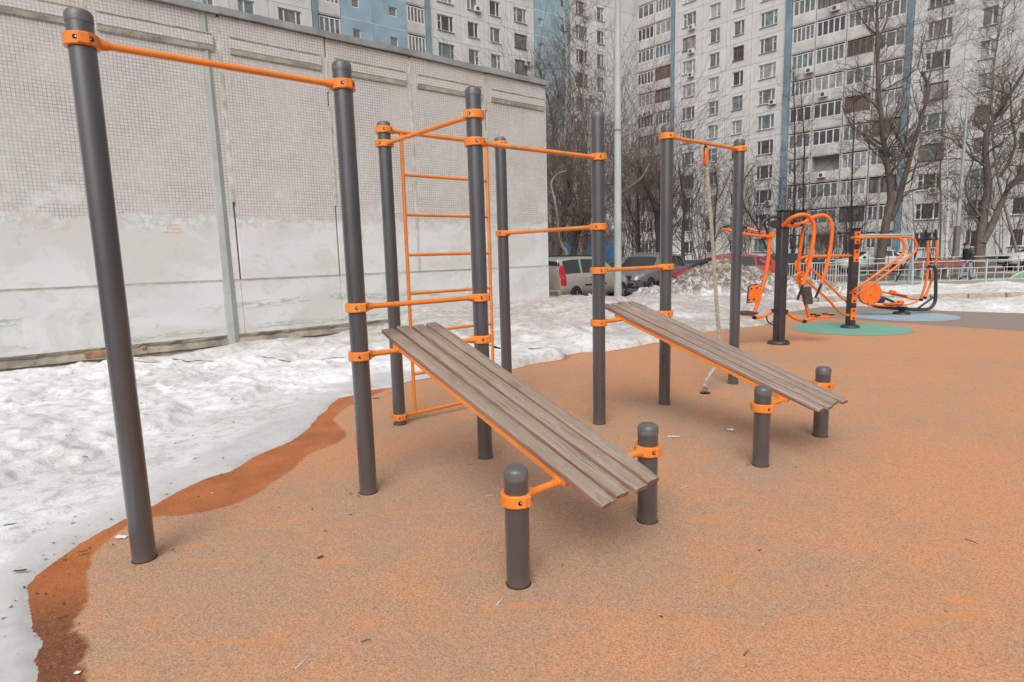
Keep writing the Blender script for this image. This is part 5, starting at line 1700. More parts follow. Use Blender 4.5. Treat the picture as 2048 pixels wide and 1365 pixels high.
def car(name, label, loc, heading, P, mat, cat="car"):
    """P: stations (x, z_low, z_belt, z_top, half width belt, half width top), front at +x"""
    root = empty(name, loc, math.radians(heading))
    tag(root, label, cat, P.get("group"))
    st = P["st"]
    def sec(x, zl, zb, zt, w, wt):
        return [(0, zl), (w * 0.86, zl), (w * 0.97, zl + 0.10), (w, zl + 0.28), (w * 1.0, (zl + zb) / 2 + 0.08), (w * 0.985, zb - 0.06), (w * 0.96, zb), (wt * 1.0 + (w * .96 - wt) * 0.06, zb + (zt - zb) * 0.90), (wt * 0.93, zt - 0.012), (wt * 0.6, zt + 0.012), (0, zt + 0.02)]
    rings = []
    for s in st:
        half = sec(*s)
        rings.append([Vector((s[0], y, z)) for y, z in half] + [Vector((s[0], -y, z)) for y, z in half[-2:0:-1]])
    k = len(rings[0])
    q = MB()
    vs = [p for r in rings for p in r]
    fs = []
    for i in range(len(rings) - 1):
        for j in range(k):
            j2 = (j + 1) % k
            fs.append((i * k + j, (i + 1) * k + j, (i + 1) * k + j2, i * k + j2))
    fs.append(tuple(range(k)))
    fs.append(tuple((len(rings) - 1) * k + j for j in range(k))[::-1])
    q.add(vs, fs)
    body = q.build("body", mat, root, 50, shift=False)
    bm = bmesh.new(); bm.from_mesh(body.data); bmesh.ops.recalc_face_normals(bm, faces=bm.faces); bm.to_mesh(body.data); bm.free()
    # wheel wells
    for wx in P["wheels"]:
        for s in (-1, 1):
            Mx2 = Matrix.Rotation(math.radians(90), 3, 'X')
            c = (wx, s * (P["w"] - 0.07), P["wr"])
            MB().lathe([(0.001, -0.075), (P["wr"] * 1.14, -0.075), (P["wr"] * 1.14, 0.075), (0.001, 0.075)], 28, c, Mx2).build("wheel_arch", "trim_black", body, 40, shift=False)
            wc = (wx, s * (P["w"] - 0.075), P["wr"] - 0.01)
            r = P["wr"]
            ty = MB().lathe([(r * 0.62, -0.105), (r * 0.92, -0.105), (r, -0.08), (r, 0.08), (r * 0.92, 0.105), (r * 0.62, 0.105)], 28, wc, Mx2).build("wheel", "tyre", root, 40, shift=False)
            rim = MB()
            rim.lathe([(0.001, -0.02), (r * 0.63, -0.02), (r * 0.63, 0.02), (0.001, 0.02)], 20, (wc[0], wc[1] + s * 0.082, wc[2]), Mx2)
            for a in range(5):
                an = a * 2 * math.pi / 5 + 0.3
                Ms = Matrix.Rotation(-an, 3, 'Y')
                rim.box(Vector((wc[0], wc[1] + s * 0.105, wc[2])) + Ms @ Vector((r * 0.34, 0, 0)), (r * 0.52, 0.03, r * 0.14), Ms)
            rim.build("rim", "rim_silver", ty, 40, shift=False)
    # glass patches laid on the loft
    def surf(u, j, s, lift):
        i = min(int(u), len(st) - 2)
        t = u - i
        a = [Vector(p) for p in rings[i][:11]]
        b_ = [Vector(p) for p in rings[i + 1][:11]]
        j0 = min(int(j), 9)
        tj = j - j0
        p = (a[j0].lerp(a[j0 + 1], tj)).lerp(b_[j0].lerp(b_[j0 + 1], tj), t)
        e = 0.01
        du = (a[j0].lerp(a[j0 + 1], tj) - b_[j0].lerp(b_[j0 + 1], tj))
        dj = (a[j0 + 1].lerp(b_[j0 + 1], t) - a[j0].lerp(b_[j0], t))
        n = dj.cross(du)
        n = n.normalized() if n.length > 1e-8 else Vector((0, 1, 0))
        if n.y < -0.001 and abs(n.z) < 0.9: n = -n
        if abs(n.y) <= 0.35 and n.z < 0: n = -n
        p = p + n * lift
        if s < 0: p = Vector((p.x, -p.y, p.z))
        return p
    def patch(name_, u0, u1, j0, j1, s, m_, nu=3, nj=3, lift=0.008, par=None, both=False):
        vs, fs = [], []
        if both:            # across the whole width (windscreens)
            js = [j0 + (j1 - j0) * q_ / nj for q_ in range(nj + 1)]
            cols = [(j, 1) for j in js] + [(j, -1) for j in reversed(js[:-1])]
        else:
            cols = [(j0 + (j1 - j0) * q_ / nj, s) for q_ in range(nj + 1)]
        for a in range(nu + 1):
            for j, sd in cols:
                vs.append(surf(u0 + (u1 - u0) * a / nu, j, sd, lift))
        c = len(cols)
        for a in range(nu):
            for j in range(c - 1):
                fs.append((a * c + j, a * c + j + 1, (a + 1) * c + j + 1, (a + 1) * c + j))
        return MB().add(vs, fs).build(name_, m_, par or body, 60, shift=False)
    for (u0, u1) in P["side_glass"]:
        for s in (-1, 1):
            patch("side_window", u0, u1, 6.12, 6.95, s, "car_glass")
    for nm, u0, u1 in P["screens"]:
        patch(nm, u0, u1, 7.2, 10, 1, "car_glass", both=True, nj=4)
    for nm, u0, u1, j0, j1, m_ in P["patches"]:
        for s in (-1, 1):
            patch(nm, u0, u1, j0, j1, s, m_, lift=0.01)
    for nm, c, sz, m_ in P["boxes"]:
        MB().box(c, sz, None, bev=min(sz) * 0.2).build(nm, m_, body, shift=False)
    return root

# estate van
van = dict(w=0.865, wr=0.31, wheels=(-1.42, 1.48),
    st=[(-2.23, .34, .95, 1.02, .78, .70), (-2.20, .30, 1.00, 1.45, .83, .66), (-2.12, .26, 1.02, 1.60, .855, .66), (-1.55, .24, 1.03, 1.655, .865, .68), (-0.6, .24, 1.02, 1.665, .865, .68), (0.2, .24, 1.0, 1.64, .865, .67),
        (0.62, .24, .99, 1.52, .865, .66), (1.28, .24, .97, 1.06, .86, .76), (1.85, .26, .86, .95, .83, .70), (2.15, .30, .72, .82, .76, .60), (2.24, .36, .60, .66, .66, .5)],
    side_glass=[(2.25, 3.5), (3.62, 4.45), (4.55, 5.75)], screens=[("windscreen", 6.12, 6.95), ("rear_window", 0.85, 1.5)],
    patches=[("tail_lamp", 0.7, 2.3, 3.9, 6.7, "lamp_red"), ("side_trim", 3.7, 5.6, 3.6, 3.9, "trim_black"), ("headlamp", 8.2, 9.0, 4.6, 5.8, "lamp_clear"), ("pillar_trim", 1.0, 1.95, 6.75, 7.0, "trim_black")],
    boxes=[("rear_bumper", (-2.22, 0, 0.42), (0.16, 1.62, 0.26), "car_beige"), ("front_bumper", (2.2, 0, 0.40), (0.14, 1.35, 0.24), "car_beige"),
           ("roof_rail", (-0.7, 0.60, 1.70), (2.3, 0.04, 0.04), "trim_black"), ("roof_rail", (-0.7, -0.60, 1.70), (2.3, 0.04, 0.04), "trim_black"),
           ("door_handle", (-0.5, -0.872, 0.93), (0.16, 0.03, 0.04), "chrome"), ("door_handle", (0.3, -0.872, 0.92), (0.16, 0.03, 0.04), "chrome"),
           ("mirror", (0.95, -0.98, 1.05), (0.12, 0.2, 0.18), "trim_black"), ("mirror", (0.95, 0.98, 1.05), (0.12, 0.2, 0.18), "trim_black"),
           ("number_plate", (-2.31, 0, 0.72), (0.02, 0.52, 0.12), "frame_white")])
suv = dict(w=0.91, wr=0.36, wheels=(-1.36, 1.38),
    st=[(-2.3, .42, .95, 1.02, .80, .62), (-2.24, .36, 1.02, 1.32, .87, .62), (-2.0, .32, 1.05, 1.58, .90, .64), (-1.2, .30, 1.05, 1.66, .91, .66), (-0.2, .30, 1.03, 1.68, .91, .67), (0.35, .30, 1.02, 1.60, .91, .66),
        (1.05, .30, 1.01, 1.08, .91, .80), (1.7, .32, .97, 1.04, .89, .78), (2.15, .34, .86, .94, .84, .68), (2.32, .40, .66, .72, .74, .58)],
    side_glass=[(2.1, 2.85), (2.95, 4.1), (4.2, 4.85)], screens=[("windscreen", 5.1, 5.95), ("rear_window", 1.1, 1.9)],
    patches=[("headlamp", 7.3, 8.2, 4.8, 5.9, "lamp_clear"), ("tail_lamp", 0.6, 1.3, 4.8, 6.0, "lamp_red"), ("sill_trim", 1.5, 7.5, 1.6, 3.0, "trim_black")],
    boxes=[("grille", (2.26, 0, 0.76), (0.14, 1.0, 0.20), "trim_black"), ("lower_grille", (2.30, 0, 0.45), (0.12, 1.25, 0.16), "trim_black"), ("chrome_strip", (2.335, 0, 0.60), (0.08, 1.3, 0.035), "chrome"),
           ("chrome_strip", (2.35, 0, 0.345), (0.06, 1.1, 0.04), "chrome"), ("fog_lamp", (2.24, 0.66, 0.56), (0.10, 0.22, 0.13), "trim_black"), ("fog_lamp", (2.24, -0.66, 0.56), (0.10, 0.22, 0.13), "trim_black"),
           ("roof_rail", (-0.6, 0.62, 1.71), (2.2, 0.045, 0.04), "chrome"), ("roof_rail", (-0.6, -0.62, 1.71), (2.2, 0.045, 0.04), "chrome"),
           ("mirror", (0.72, -1.02, 1.08), (0.13, 0.2, 0.16), "car_grey"), ("mirror", (0.72, 1.02, 1.08), (0.13, 0.2, 0.16), "car_grey"), ("number_plate", (2.375, 0, 0.50), (0.02, 0.52, 0.11), "frame_white")])
hatch = dict(w=0.87, wr=0.31, wheels=(-1.28, 1.32),
    st=[(-2.12, .40, .82, .90, .74, .60), (-2.08, .34, .95, 1.06, .80, .64), (-1.75, .28, .98, 1.30, .85, .62), (-1.0, .25, .98, 1.46, .87, .62), (-0.1, .24, .96, 1.49, .87, .62), (0.45, .24, .95, 1.38, .87, .62),
        (1.15, .24, .93, .98, .86, .76), (1.75, .26, .84, .90, .83, .70), (2.08, .30, .70, .76, .74, .56), (2.15, .36, .60, .64, .64, .5)],
    side_glass=[(2.1, 2.9), (3.0, 4.1), (4.2, 4.9)], screens=[("windscreen", 5.1, 5.93), ("rear_window", 1.15, 2.7)],
    patches=[("headlamp", 7.2, 8.1, 4.8, 5.9, "lamp_clear"), ("tail_lamp", 0.4, 1.3, 4.8, 6.0, "lamp_red")],
    boxes=[("front_bumper", (2.08, 0, 0.42), (0.16, 1.3, 0.24), "trim_black"), ("rear_bumper", (-2.06, 0, 0.45), (0.16, 1.5, 0.24), "trim_black"),
           ("mirror", (0.8, -0.98, 1.0), (0.12, 0.2, 0.15), "trim_black"), ("mirror", (0.8, 0.98, 1.0), (0.12, 0.2, 0.15), "trim_black")])
# front wheel end of the van points away to the right
car("parked_van", "beige estate van with red tail lamp beside the tiled building's corner", (2.27 + 1.42 * math.cos(math.radians(47)) - 0.62, 21.87 + 1.42 * math.sin(math.radians(47)) - 0.35, -0.25), 47, van, "car_beige", "van")
car("parked_car", "dark grey crossover parked nose-on between the van and the snow heap", (5.80, 25.6, -0.25), 230, suv, "car_grey")
rc = car("parked_car", "red hatchback half hidden behind the dirty snow heap", (9.0, 25.6, -0.25), 184, hatch, "car_red")
rc.scale = (1.05, 1.05, 1.05)
car("parked_car", "dark car just behind the red hatchback", (13.4, 30.2, -0.25), 200, hatch, "car_black")
car("parked_car", "white car behind the fence near the forked tree", (24.2, 40.5, -0.25), 172, hatch, "car_white")
car("parked_car", "white crossover behind the fence at the right edge", (33.6, 38.0, -0.25), 172, suv, "car_white")
car("parked_car", "grey car roof showing between van and crossover", (6.4, 33.0, -0.25), 190, hatch, "car_grey")

# ================================================================== man in a cap
paint("skin", (0.45, 0.27, 0.20), 0.6)
paint("jacket", (0.030, 0.030, 0.036), 0.8, 0.25, 8)
paint("jeans", (0.30, 0.32, 0.40), 0.85, 0.15, 10)
paint("boots", (0.02, 0.02, 0.022), 0.7)
paint("cap_cloth", (0.028, 0.022, 0.022), 0.9)
paint("grey_hair", (0.25, 0.24, 0.23), 0.9)
pp_ = on_z(1932, 562, -0.25)
man = empty("person", (pp_.x, pp_.y, -0.25))
tag(man, "man in black jacket, pale jeans and dark cap walking left with bowed head", "person")
# joints in metres, x = right in picture (he faces -x), y = away, z up
J = {"pel": (0.03, 0, .92), "wai": (0.02, 0, 1.05), "che": (-0.01, 0, 1.28), "nec": (-0.05, 0, 1.47), "hea": (-0.12, 0, 1.58), "hed": (-0.15, 0, 1.68),
     "hl": (0.03, -.10, .90), "kl": (0.10, -.11, .50), "al": (0.16, -.11, .10), "tl": (0.02, -.12, .04),
     "hr": (0.03, .10, .90), "kr": (-0.14, .11, .52), "ar": (-0.20, .11, .10), "tr": (-0.34, .12, .04),
     "sl": (-0.01, -.19, 1.40), "el": (0.02, -.25, 1.12), "wl": (-0.14, -.20, .90), "fl": (-0.20, -.18, .84),
     "sr": (-0.01, .19, 1.40), "er": (0.0, .25, 1.13), "wr": (-0.18, .17, .95), "fr": (-0.25, .14, .92)}
Rj = {"pel": .15, "wai": .155, "che": .165, "nec": .065, "hea": .085, "hed": .088, "hl": .10, "kl": .07, "al": .055, "tl": .045, "hr": .10, "kr": .07, "ar": .055, "tr": .045,
      "sl": .085, "el": .062, "wl": .045, "fl": .035, "sr": .085, "er": .062, "wr": .045, "fr": .035}
E_ = [("pel", "wai"), ("wai", "che"), ("che", "nec"), ("nec", "hea"), ("hea", "hed"), ("pel", "hl"), ("hl", "kl"), ("kl", "al"), ("al", "tl"), ("pel", "hr"), ("hr", "kr"), ("kr", "ar"), ("ar", "tr"),
      ("che", "sl"), ("sl", "el"), ("el", "wl"), ("wl", "fl"), ("che", "sr"), ("sr", "er"), ("er", "wr"), ("wr", "fr")]
names = list(J)
bm = bmesh.new()
sk = bm.verts.layers.skin.verify()
bv = {}
for nme in names:
    v_ = bm.verts.new(J[nme])
    v_[sk].radius = (Rj[nme], Rj[nme] * (1.15 if nme in ("che", "wai", "pel") else 1.0))
    v_[sk].use_root = nme == "pel"
    bv[nme] = v_
for a, b_ in E_:
    bm.edges.new((bv[a], bv[b_]))
me = bpy.data.meshes.new("body")
bm.to_mesh(me)
bm.free()
tmp = bpy.data.objects.new("body_tmp", me)
COL.objects.link(tmp)
tmp.modifiers.new("skin", 'SKIN')
sb = tmp.modifiers.new("sub", 'SUBSURF')
sb.levels = sb.render_levels = 2
dg = bpy.context.evaluated_depsgraph_get()
me2 = bpy.data.meshes.new_from_object(tmp.evaluated_get(dg))
bpy.data.objects.remove(tmp)
for mname in ("skin", "jacket", "jeans", "boots"):
    me2.materials.append(MATS[mname])
for p in me2.polygons:
    c = p.center
    hand = c.z < 0.93 and c.x < -0.10 and c.z > 0.75 and abs(c.y) > 0.1 or (c.x < -0.17 and 0.86 < c.z < 1.0)
    p.material_index = 0 if (c.z > 1.50 or hand) else (1 if c.z > 0.86 else (2 if c.z > 0.17 else 3))
    p.use_smooth = True
bd = link(me2, "body", man)
MB().lathe([(0.105, 0.0), (0.112, 0.03), (0.095, 0.075), (0.04, 0.10), (0.001, 0.105)], 18, (-0.135, 0, 1.70), Matrix.Rotation(math.radians(-18), 3, 'Y')).build("cap", "cap_cloth", man, 60, shift=False)
MB().box((-0.245, 0, 1.695), (0.12, 0.15, 0.015), Matrix.Rotation(math.radians(-28), 3, 'Y'), bev=0.004).build("cap_peak", "cap_cloth", man, shift=False)
MB().lathe([(0.09, -0.08), (0.098, -0.02), (0.10, 0.02)], 16, (-0.115, 0, 1.67)).build("hair", "grey_hair", man, 60, shift=False)
MB().box((-0.232, 0, 1.62), (0.03, 0.026, 0.045), None, bev=0.008).build("nose", "skin", man, shift=False)
for s in (-1, 1):
    MB().box((-0.125, s * 0.092, 1.63), (0.045, 0.018, 0.06), None, bev=0.007).build("ear", "skin", man, shift=False)
# ================================================================== bare trees
def bark(name, c0, c1, birch=False):
    m, nt, b = new_mat(name)
    v = coords(nt, "Object")
    n1 = noise(nt, coords(nt, "Object", scale=(4, 4, 0.8)), 3.0, 6, 0.7)
    c = mixc(nt, ramp(nt, n1, 0.35, 0.65), c0, c1)
    if birch:
        n2 = noise(nt, coords(nt, "Object", scale=(1.2, 1.2, 5.0)), 2.2, 4, 0.65)
        c = mixc(nt, ramp(nt, n2, 0.56, 0.62), c, (0.035, 0.03, 0.028))
    L(nt, c, b.inputs["Base Color"])
    b.inputs["Roughness"].default_value = 0.95
    bump(nt, b, n1, 0.6, 0.03)
bark("bark_brown", (0.09, 0.069, 0.057), (0.16, 0.126, 0.105))
bark("bark_dark", (0.040, 0.032, 0.029), (0.075, 0.058, 0.05))
bark("bark_pale", (0.20, 0.165, 0.125), (0.30, 0.255, 0.20))
bark("bark_birch", (0.42, 0.39, 0.36), (0.52, 0.49, 0.46), True)
paint("twig_brown", (0.17, 0.132, 0.11), 0.95, 0.3, 2)
paint("twig_red", (0.14, 0.10, 0.082), 0.95, 0.3, 2)
paint("twig_dark", (0.085, 0.068, 0.06), 0.95, 0.3, 2)

class Twigs:
    """collects thin tapered three-sided tubes as arrays"""
    def __init__(self):
        self.v, self.f = [], []
    def add(self, pts, r0, r1, n=3):
        m_ = len(pts)
        o = len(self.v)
        for i, p in enumerate(pts):
            t = (pts[min(i + 1, m_ - 1)] - pts[max(i - 1, 0)]).normalized()
            u = t.orthogonal().normalized()
            w = t.cross(u)
            r = r0 + (r1 - r0) * i / (m_ - 1)
            for k in range(n):
                a = 2 * math.pi * k / n
                self.v.append(p + (u * math.cos(a) + w * math.sin(a)) * r)
        for i in range(m_ - 1):
            for k in range(n):
                k2 = (k + 1) % n
                self.f.append((o + i * n + k, o + i * n + k2, o + (i + 1) * n + k2, o + (i + 1) * n + k))

def grow(tw, p, d, ln, r, lvl, rr, up, wig):
    segs = 4 if lvl > 0 else 3
    pts = [p]
    dd = d.copy()
    for i in range(segs):
        dd = (dd + Vector((rr.gauss(0, wig), rr.gauss(0, wig), rr.gauss(0, wig) + up))).normalized()
        pts.append(pts[-1] + dd * ln / segs)
    tw.add(pts, r, r * 0.45, 4 if lvl > 1 else 3)
    if lvl <= 0:
        return
    nch = rr.randint(4, 6)
    for c in range(nch):
        t = 0.2 + 0.8 * (c + rr.random()) / nch
        i = min(int(t * segs), segs - 1)
        q = pts[i].lerp(pts[i + 1], t * segs - i)
        ax = (pts[i + 1] - pts[i]).normalized()
        side = Vector((rr.gauss(0, 1), rr.gauss(0, 1), rr.gauss(0, 0.7)))
        side = (side - ax * side.dot(ax)).normalized()
        nd = (ax * 0.75 + side * rr.uniform(0.5, 1.0)).normalized()
        grow(tw, q, nd, ln * rr.uniform(0.45, 0.68), max(r * 0.48, 0.0055), lvl - 1, rr, up, wig)

def tree(label, depth, limbs, seed, mat="bark_brown", twmat="twig_brown", name="bare_tree", dens=1.0, blen=1.0, lvl=2, up=0.12, start=0.25, group=None, z=-0.28, cat="tree", wig=0.2):
    """limbs: (list of photo pixels, r0, r1); points lie near the vertical plane at that depth"""
    rr = random.Random(seed)
    tk, tw = MB(), Twigs()
    base = None
    for li, (pxs, r0, r1) in enumerate(limbs):
        wob = rr.uniform(-0.4, 0.4)
        pts = [on_plane(x, y, (0, depth), 0.0, wob * min(1, i / 2)) for i, (x, y) in enumerate(pxs)]
        if li == 0:
            p0 = Vector(pts[0])
            if p0.z > z:
                pts = [Vector((p0.x, p0.y, z))] + pts
            base = Vector((pts[0].x, pts[0].y, z))
        path = smooth_path(pts, 5)
        n_ = len(path)
        tk.tube(path, [r0 + (r1 - r0) * (i / (n_ - 1)) ** 0.9 for i in range(n_)], 9)
        tot = sum((b_ - a).length for a, b_ in zip(path[:-1], path[1:]))
        cnt = int(tot * 3.4 * dens)
        for c in range(cnt):
            t = (start if li == 0 else 0.1) + (1 - (start if li == 0 else 0.1)) * (c + rr.random()) / cnt
            i = min(int(t * (n_ - 1)), n_ - 2)
            q = path[i]
            ax = (path[i + 1] - path[i]).normalized()
            side = Vector((rr.gauss(0, 1), rr.gauss(0, 1), rr.gauss(0, 0.5)))
            side = (side - ax * side.dot(ax)).normalized()
            nd = (ax * 0.55 + side).normalized()
            rl = r0 + (r1 - r0) * t
            grow(tw, q, nd, blen * rr.uniform(0.9, 2.1) * (1.15 - 0.45 * t), max(0.012, min(rl * 0.32, 0.05)), lvl, rr, up, wig)
    root = empty(name, base)
    tag(root, label, cat, group)
    tk.build("trunk", mat, root, 70)
    o = MB()
    o.v, o.f = [tuple(p) for p in tw.v], tw.f
    if o.f:
        o.build("crown", twmat, root, 180)
    return root
def R3(*pts): return [(x / 4.197 + 1560, y / 4.197 + 220) for x, y in pts]
def R2(*pts): return [(x / 4.197 + 1560, y / 4.197) for x, y in pts]
def R4(*pts): return [(x / 4.265 + 1240, y / 4.265 + 220) for x, y in pts]
def R7(*pts): return [(x / 5.935 + 1090, y / 5.935 + 300) for x, y in pts]
def R6(*pts): return [(x / 4.096 + 780, y / 4.096) for x, y in pts]

tree("big forked poplar with brown trunk behind the parallel bars", 38.5,
     [(R3((840, 1260), (870, 1100), (890, 950), (925, 800), (930, 680), (915, 560), (895, 420), (870, 260)) + R2((850, 980), (828, 780), (818, 560), (818, 300), (815, 100), (820, -60)), 0.30, 0.06),
      (R3((920, 930), (990, 780), (1030, 620), (1065, 510), (1092, 400)) + R2((1130, 1180), (1190, 990), (1230, 830), (1240, 690)), 0.20, 0.08),
      (R3((1092, 410), (1035, 310), (985, 220), (930, 140)), 0.10, 0.04),
      (R2((1240, 690), (1190, 600)), 0.09, 0.07),
      (R2((1245, 690), (1290, 500), (1345, 260), (1375, 60)), 0.05, 0.02),
      (R2((1160, 560), (1180, 450), (1230, 230)), 0.04, 0.015),
      (R3((900, 400), (840, 340), (740, 240), (640, 170)), 0.09, 0.03),
      (R2((835, 310), (760, 250), (690, 170), (620, 40)), 0.07, 0.02), (R2((835, 310), (880, 220), (930, 60), (950, -40)), 0.06, 0.02)], 21, "bark_brown", "twig_brown", dens=0.8, blen=1.7, start=0.42, wig=0.24)
tree("stout forked tree with twisted limbs near the right edge", 36.0,
     [(R3((1670, 1260), (1685, 1100), (1700, 950), (1712, 840), (1740, 700), (1742, 560), (1730, 440), (1722, 300)) + R2((1735, 1120), (1770, 1040), (1850, 930), (1925, 800), (2040, 620), (2160, 400)), 0.31, 0.06),
      (R3((1700, 1120), (1780, 960), (1850, 800), (1930, 640), (2010, 550), (2100, 420)), 0.20, 0.09),
      (R3((1690, 900), (1630, 830), (1575, 730), (1560, 600), (1620, 420), (1560, 260)), 0.09, 0.03),
      (R3((1850, 560), (1930, 420), (1975, 270), (1945, 100)) + R2((1940, 900), (1930, 700)), 0.09, 0.03),
      (R3((1725, 480), (1650, 420), (1540, 330), (1480, 230)), 0.07, 0.025), (R2((1925, 800), (1760, 740), (1690, 720)), 0.05, 0.02)], 22, "bark_brown", "twig_brown", dens=0.75, blen=1.7, start=0.4, wig=0.24)
tree("slim white birch trunk between the lamp pole and the forked poplar", 33.0,
     [(R3((1393, 1290), (1398, 1100), (1412, 850), (1415, 700), (1402, 480), (1398, 250)), 0.11, 0.03), (R3((1415, 850), (1385, 800), (1335, 780)), 0.035, 0.02)], 23, "bark_birch", "twig_brown", dens=0.45, blen=0.8, start=0.5)
tree("thin dark tree left of the blue pilaster behind the press machine", 48.0,
     [(R3((120, 1000), (122, 700), (125, 300), (118, -60), (112, -320)), 0.11, 0.03)], 24, "bark_dark", "twig_dark", dens=0.75, blen=0.9)
tree("second thin dark tree beside the blue pilaster", 49.5,
     [(R3((198, 1000), (195, 650), (205, 300), (190, 60), (170, -250)), 0.10, 0.025)], 25, "bark_dark", "twig_dark", dens=0.75, blen=0.9)
tree("dark straight tree in front of the loggias above the parallel bars", 43.0,
     [(R3((598, 1150), (600, 900), (604, 600), (612, 350), (622, 150), (618, -60), (606, -160)), 0.075, 0.03), (R3((622, 160), (560, 60), (520, -40)), 0.05, 0.02), (R3((620, -60), (690, -120), (740, -60)), 0.05, 0.02)], 26, "bark_dark", "twig_dark", dens=0.75, blen=1.0)
tree("dark leaning tree behind the crossover", 34.0,
     [(R4((345, 1300), (330, 1060), (318, 900), (285, 790), (230, 660), (190, 560), (150, 430)), 0.22, 0.09), (R4((330, 960), (345, 760), (330, 600), (380, 420)), 0.10, 0.03)], 27, "bark_dark", "twig_red", dens=1.15, blen=1.15)
tree("slim dark double tree behind the zinc lamp pole", 36.0,
     [(R4((160, 1300), (162, 1050), (152, 800), (150, 600), (170, 400)), 0.13, 0.03), (R4((160, 1050), (90, 880), (30, 720)), 0.07, 0.02)], 28, "bark_dark", "twig_red", dens=1.2, blen=1.0)
tree("straight dark trunk right of the third tall post", 33.0,
     [(R4((540, 1330), (536, 1150), (540, 1000), (552, 800), (520, 620), (500, 450)), 0.13, 0.035), (R4((545, 900), (640, 760), (700, 600)), 0.05, 0.02)], 29, "bark_dark", "twig_dark", dens=0.95, blen=1.0)
tree("dark branching tree behind the hanging rope", 44.0,
     [(R4((800, 1300), (805, 1100), (810, 900), (830, 650), (800, 450)), 0.12, 0.03), (R4((815, 800), (900, 640), (960, 480)), 0.05, 0.02)], 30, "bark_dark", "twig_brown", dens=0.95, blen=1.1)
tree("branching dark tree between the far rope post and the press machine", 40.0,
     [(R4((1290, 1300), (1250, 1180), (1160, 980), (1080, 860), (1040, 740), (1060, 600), (1150, 470)), 0.09, 0.03)], 31, "bark_dark", "twig_dark", dens=0.9, blen=0.9)
tree("thick brown trunk closest to the tiled building's corner", 30.0,
     [(R7((140, 1300), (165, 1120), (195, 920), (240, 680), (290, 450), (330, 250), (340, 60)), 0.28, 0.08), (R7((230, 720), (330, 560), (450, 430), (540, 300)), 0.10, 0.03)], 32, "bark_brown", "twig_red", dens=1.2, blen=1.15)
tree("leaning brown tree over the van's roof", 29.0,
     [(R7((330, 1300), (350, 1150), (385, 1010), (450, 880), (540, 780), (640, 640)), 0.20, 0.06), (R7((370, 1060), (330, 800), (380, 640), (300, 480)), 0.09, 0.03)], 33, "bark_dark", "twig_red", dens=1.2, blen=1.05)
tree("pale crooked trunk beside the tiled building's corner", 28.0,
     [(R7((260, 1260), (205, 1140), (165, 960), (145, 760), (105, 560), (75, 400), (150, 290), (260, 250)), 0.09, 0.04)], 34, "bark_pale", "twig_brown", dens=0.8, blen=0.8)
tree("pale branch tree crossing the zinc lamp pole", 31.0,
     [(R7((880, 1300), (850, 1000), (830, 700), (910, 510), (1050, 410), (1160, 310), (1240, 160)), 0.07, 0.03)], 35, "bark_pale", "twig_red", dens=1.1, blen=0.9)
tree("tall slim birch rising in front of the blue wall section", 44.0,
     [(R6((1400, 2050), (1420, 1500), (1440, 900), (1450, 500), (1432, 220), (1420, -60)), 0.15, 0.05)], 36, "bark_birch", "twig_brown", dens=0.8, blen=1.2, start=0.35)
tree("second tall birch right of the blue wall section", 46.0,
     [(R6((1560, 2050), (1570, 1500), (1580, 900), (1592, 400), (1604, -60)), 0.14, 0.05), (R6((1580, 860), (1640, 700), (1690, 640)), 0.05, 0.02)], 37, "bark_birch", "twig_brown", dens=0.8, blen=1.2, start=0.35)
tree("spreading brown tree above the tiled building's right corner", 47.0,
     [(R6((1330, 2050), (1340, 1500), (1330, 1000), (1260, 700), (1200, 520)), 0.16, 0.04), (R6((1335, 1050), (1380, 760), (1310, 520)), 0.07, 0.02)], 38, "bark_brown", "twig_brown", dens=1.0, blen=1.3, start=0.4)
tree("slender tree whose twigs cross the right-hand windows", 41.0,
     [(R3((1340, 1200), (1350, 900), (1345, 500), (1365, 200)) + R2((1370, 700), (1365, 300), (1360, -40)), 0.07, 0.03)], 39, "bark_pale", "twig_brown", dens=0.9, blen=1.1, start=0.4)
tree("twiggy pale tree at the right edge in front of the windows", 44.0,
     [(R2((2040, 2300), (1830, 1500), (1780, 1000), (1790, 600), (1850, 200), (1890, -40)), 0.10, 0.03)], 40, "bark_pale", "twig_red", dens=1.3, blen=1.3, start=0.35)

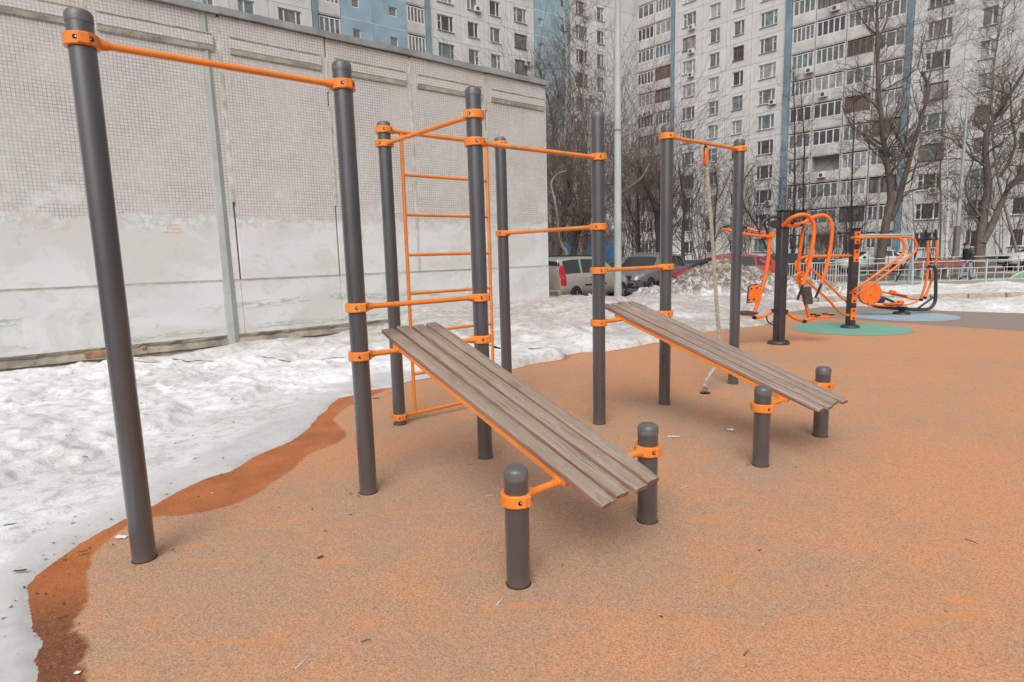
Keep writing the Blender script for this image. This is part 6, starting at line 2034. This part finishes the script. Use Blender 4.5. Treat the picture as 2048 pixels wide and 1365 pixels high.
# shrubs: many thin stems from one root
def shrub(label, px, depth, n, h, seed, twmat, spread=0.5):
    rr = random.Random(seed)
    p = on_plane(px, 520, (0, depth), 0.0)
    base = Vector((p.x, p.y, -0.28))
    tw = Twigs()
    for i in range(n):
        a = rr.uniform(0, 2 * math.pi)
        d = Vector((math.cos(a) * spread * rr.random(), math.sin(a) * spread * rr.random(), 1)).normalized()
        b_ = base + Vector((rr.gauss(0, 0.5), rr.gauss(0, 0.5), 0))
        grow(tw, b_, d, h * rr.uniform(0.6, 1.0), 0.028, 2, rr, 0.08, 0.12)
    root = empty("shrub", base)
    tag(root, label, "shrub")
    o = MB()
    o.v, o.f = [tuple(q) for q in tw.v], tw.f
    o.build("stems", twmat, root, 180)
shrub("tall brown thicket right of the tiled building's corner", 1115, 37, 34, 11.5, 51, "twig_red", 0.45)
shrub("dense brown thicket behind the second board's tall post", 1185, 41, 36, 12.5, 52, "twig_brown", 0.5)
shrub("reddish thicket behind the zinc lamp pole", 1255, 44, 36, 12.5, 53, "twig_red", 0.5)
shrub("reddish thicket left of the third tall post", 1310, 47, 32, 11.5, 54, "twig_red", 0.55)
shrub("low twiggy thicket behind the hanging rope", 1400, 52, 26, 9.5, 55, "twig_brown", 0.6)
shrub("thin thicket behind the far rope post", 1490, 55, 24, 8.5, 56, "twig_dark", 0.6)
shrub("grey twiggy thicket under the loggias left of the press machine", 1570, 52, 22, 8.0, 58, "twig_dark", 0.6)
shrub("dark twiggy thicket under the loggias behind the parallel bars", 1690, 50, 20, 6.5, 59, "twig_dark", 0.6)
shrub("loose grey thicket right of the forked poplar", 1850, 47, 12, 6.5, 60, "twig_brown", 0.55)
shrub("loose grey thicket left of the stout forked tree", 1925, 46, 12, 7.0, 61, "twig_brown", 0.55)
shrub("tall twiggy thicket at the right edge", 2030, 45, 16, 9.0, 62, "twig_brown", 0.55)
shrub("brown bush behind the orange loop handles", 1650, 44, 22, 3.4, 57, "twig_red", 0.6)

# repeats share a group
GROUPS = {"tree": "bare trees in the yard", "shrub": "bare thickets in front of the blocks", "lamp pole": "lamp poles around the playground", "fence": "pale metal fences of the far play area",
          "car": "cars parked in the yard", "building": "buildings around the yard", "leaf": "dead leaves on the ground", "twig": "twigs and straws on the rubber", "exercise machine": "outdoor exercise machines"}
for o in list(scene.objects):
    if o.parent is None and o.get("category") in GROUPS and not o.get("group"):
        o["group"] = GROUPS[o["category"]]
    if o.parent is None and o.name.startswith("paper_scrap"):
        o["group"] = "paper scraps on the ground"
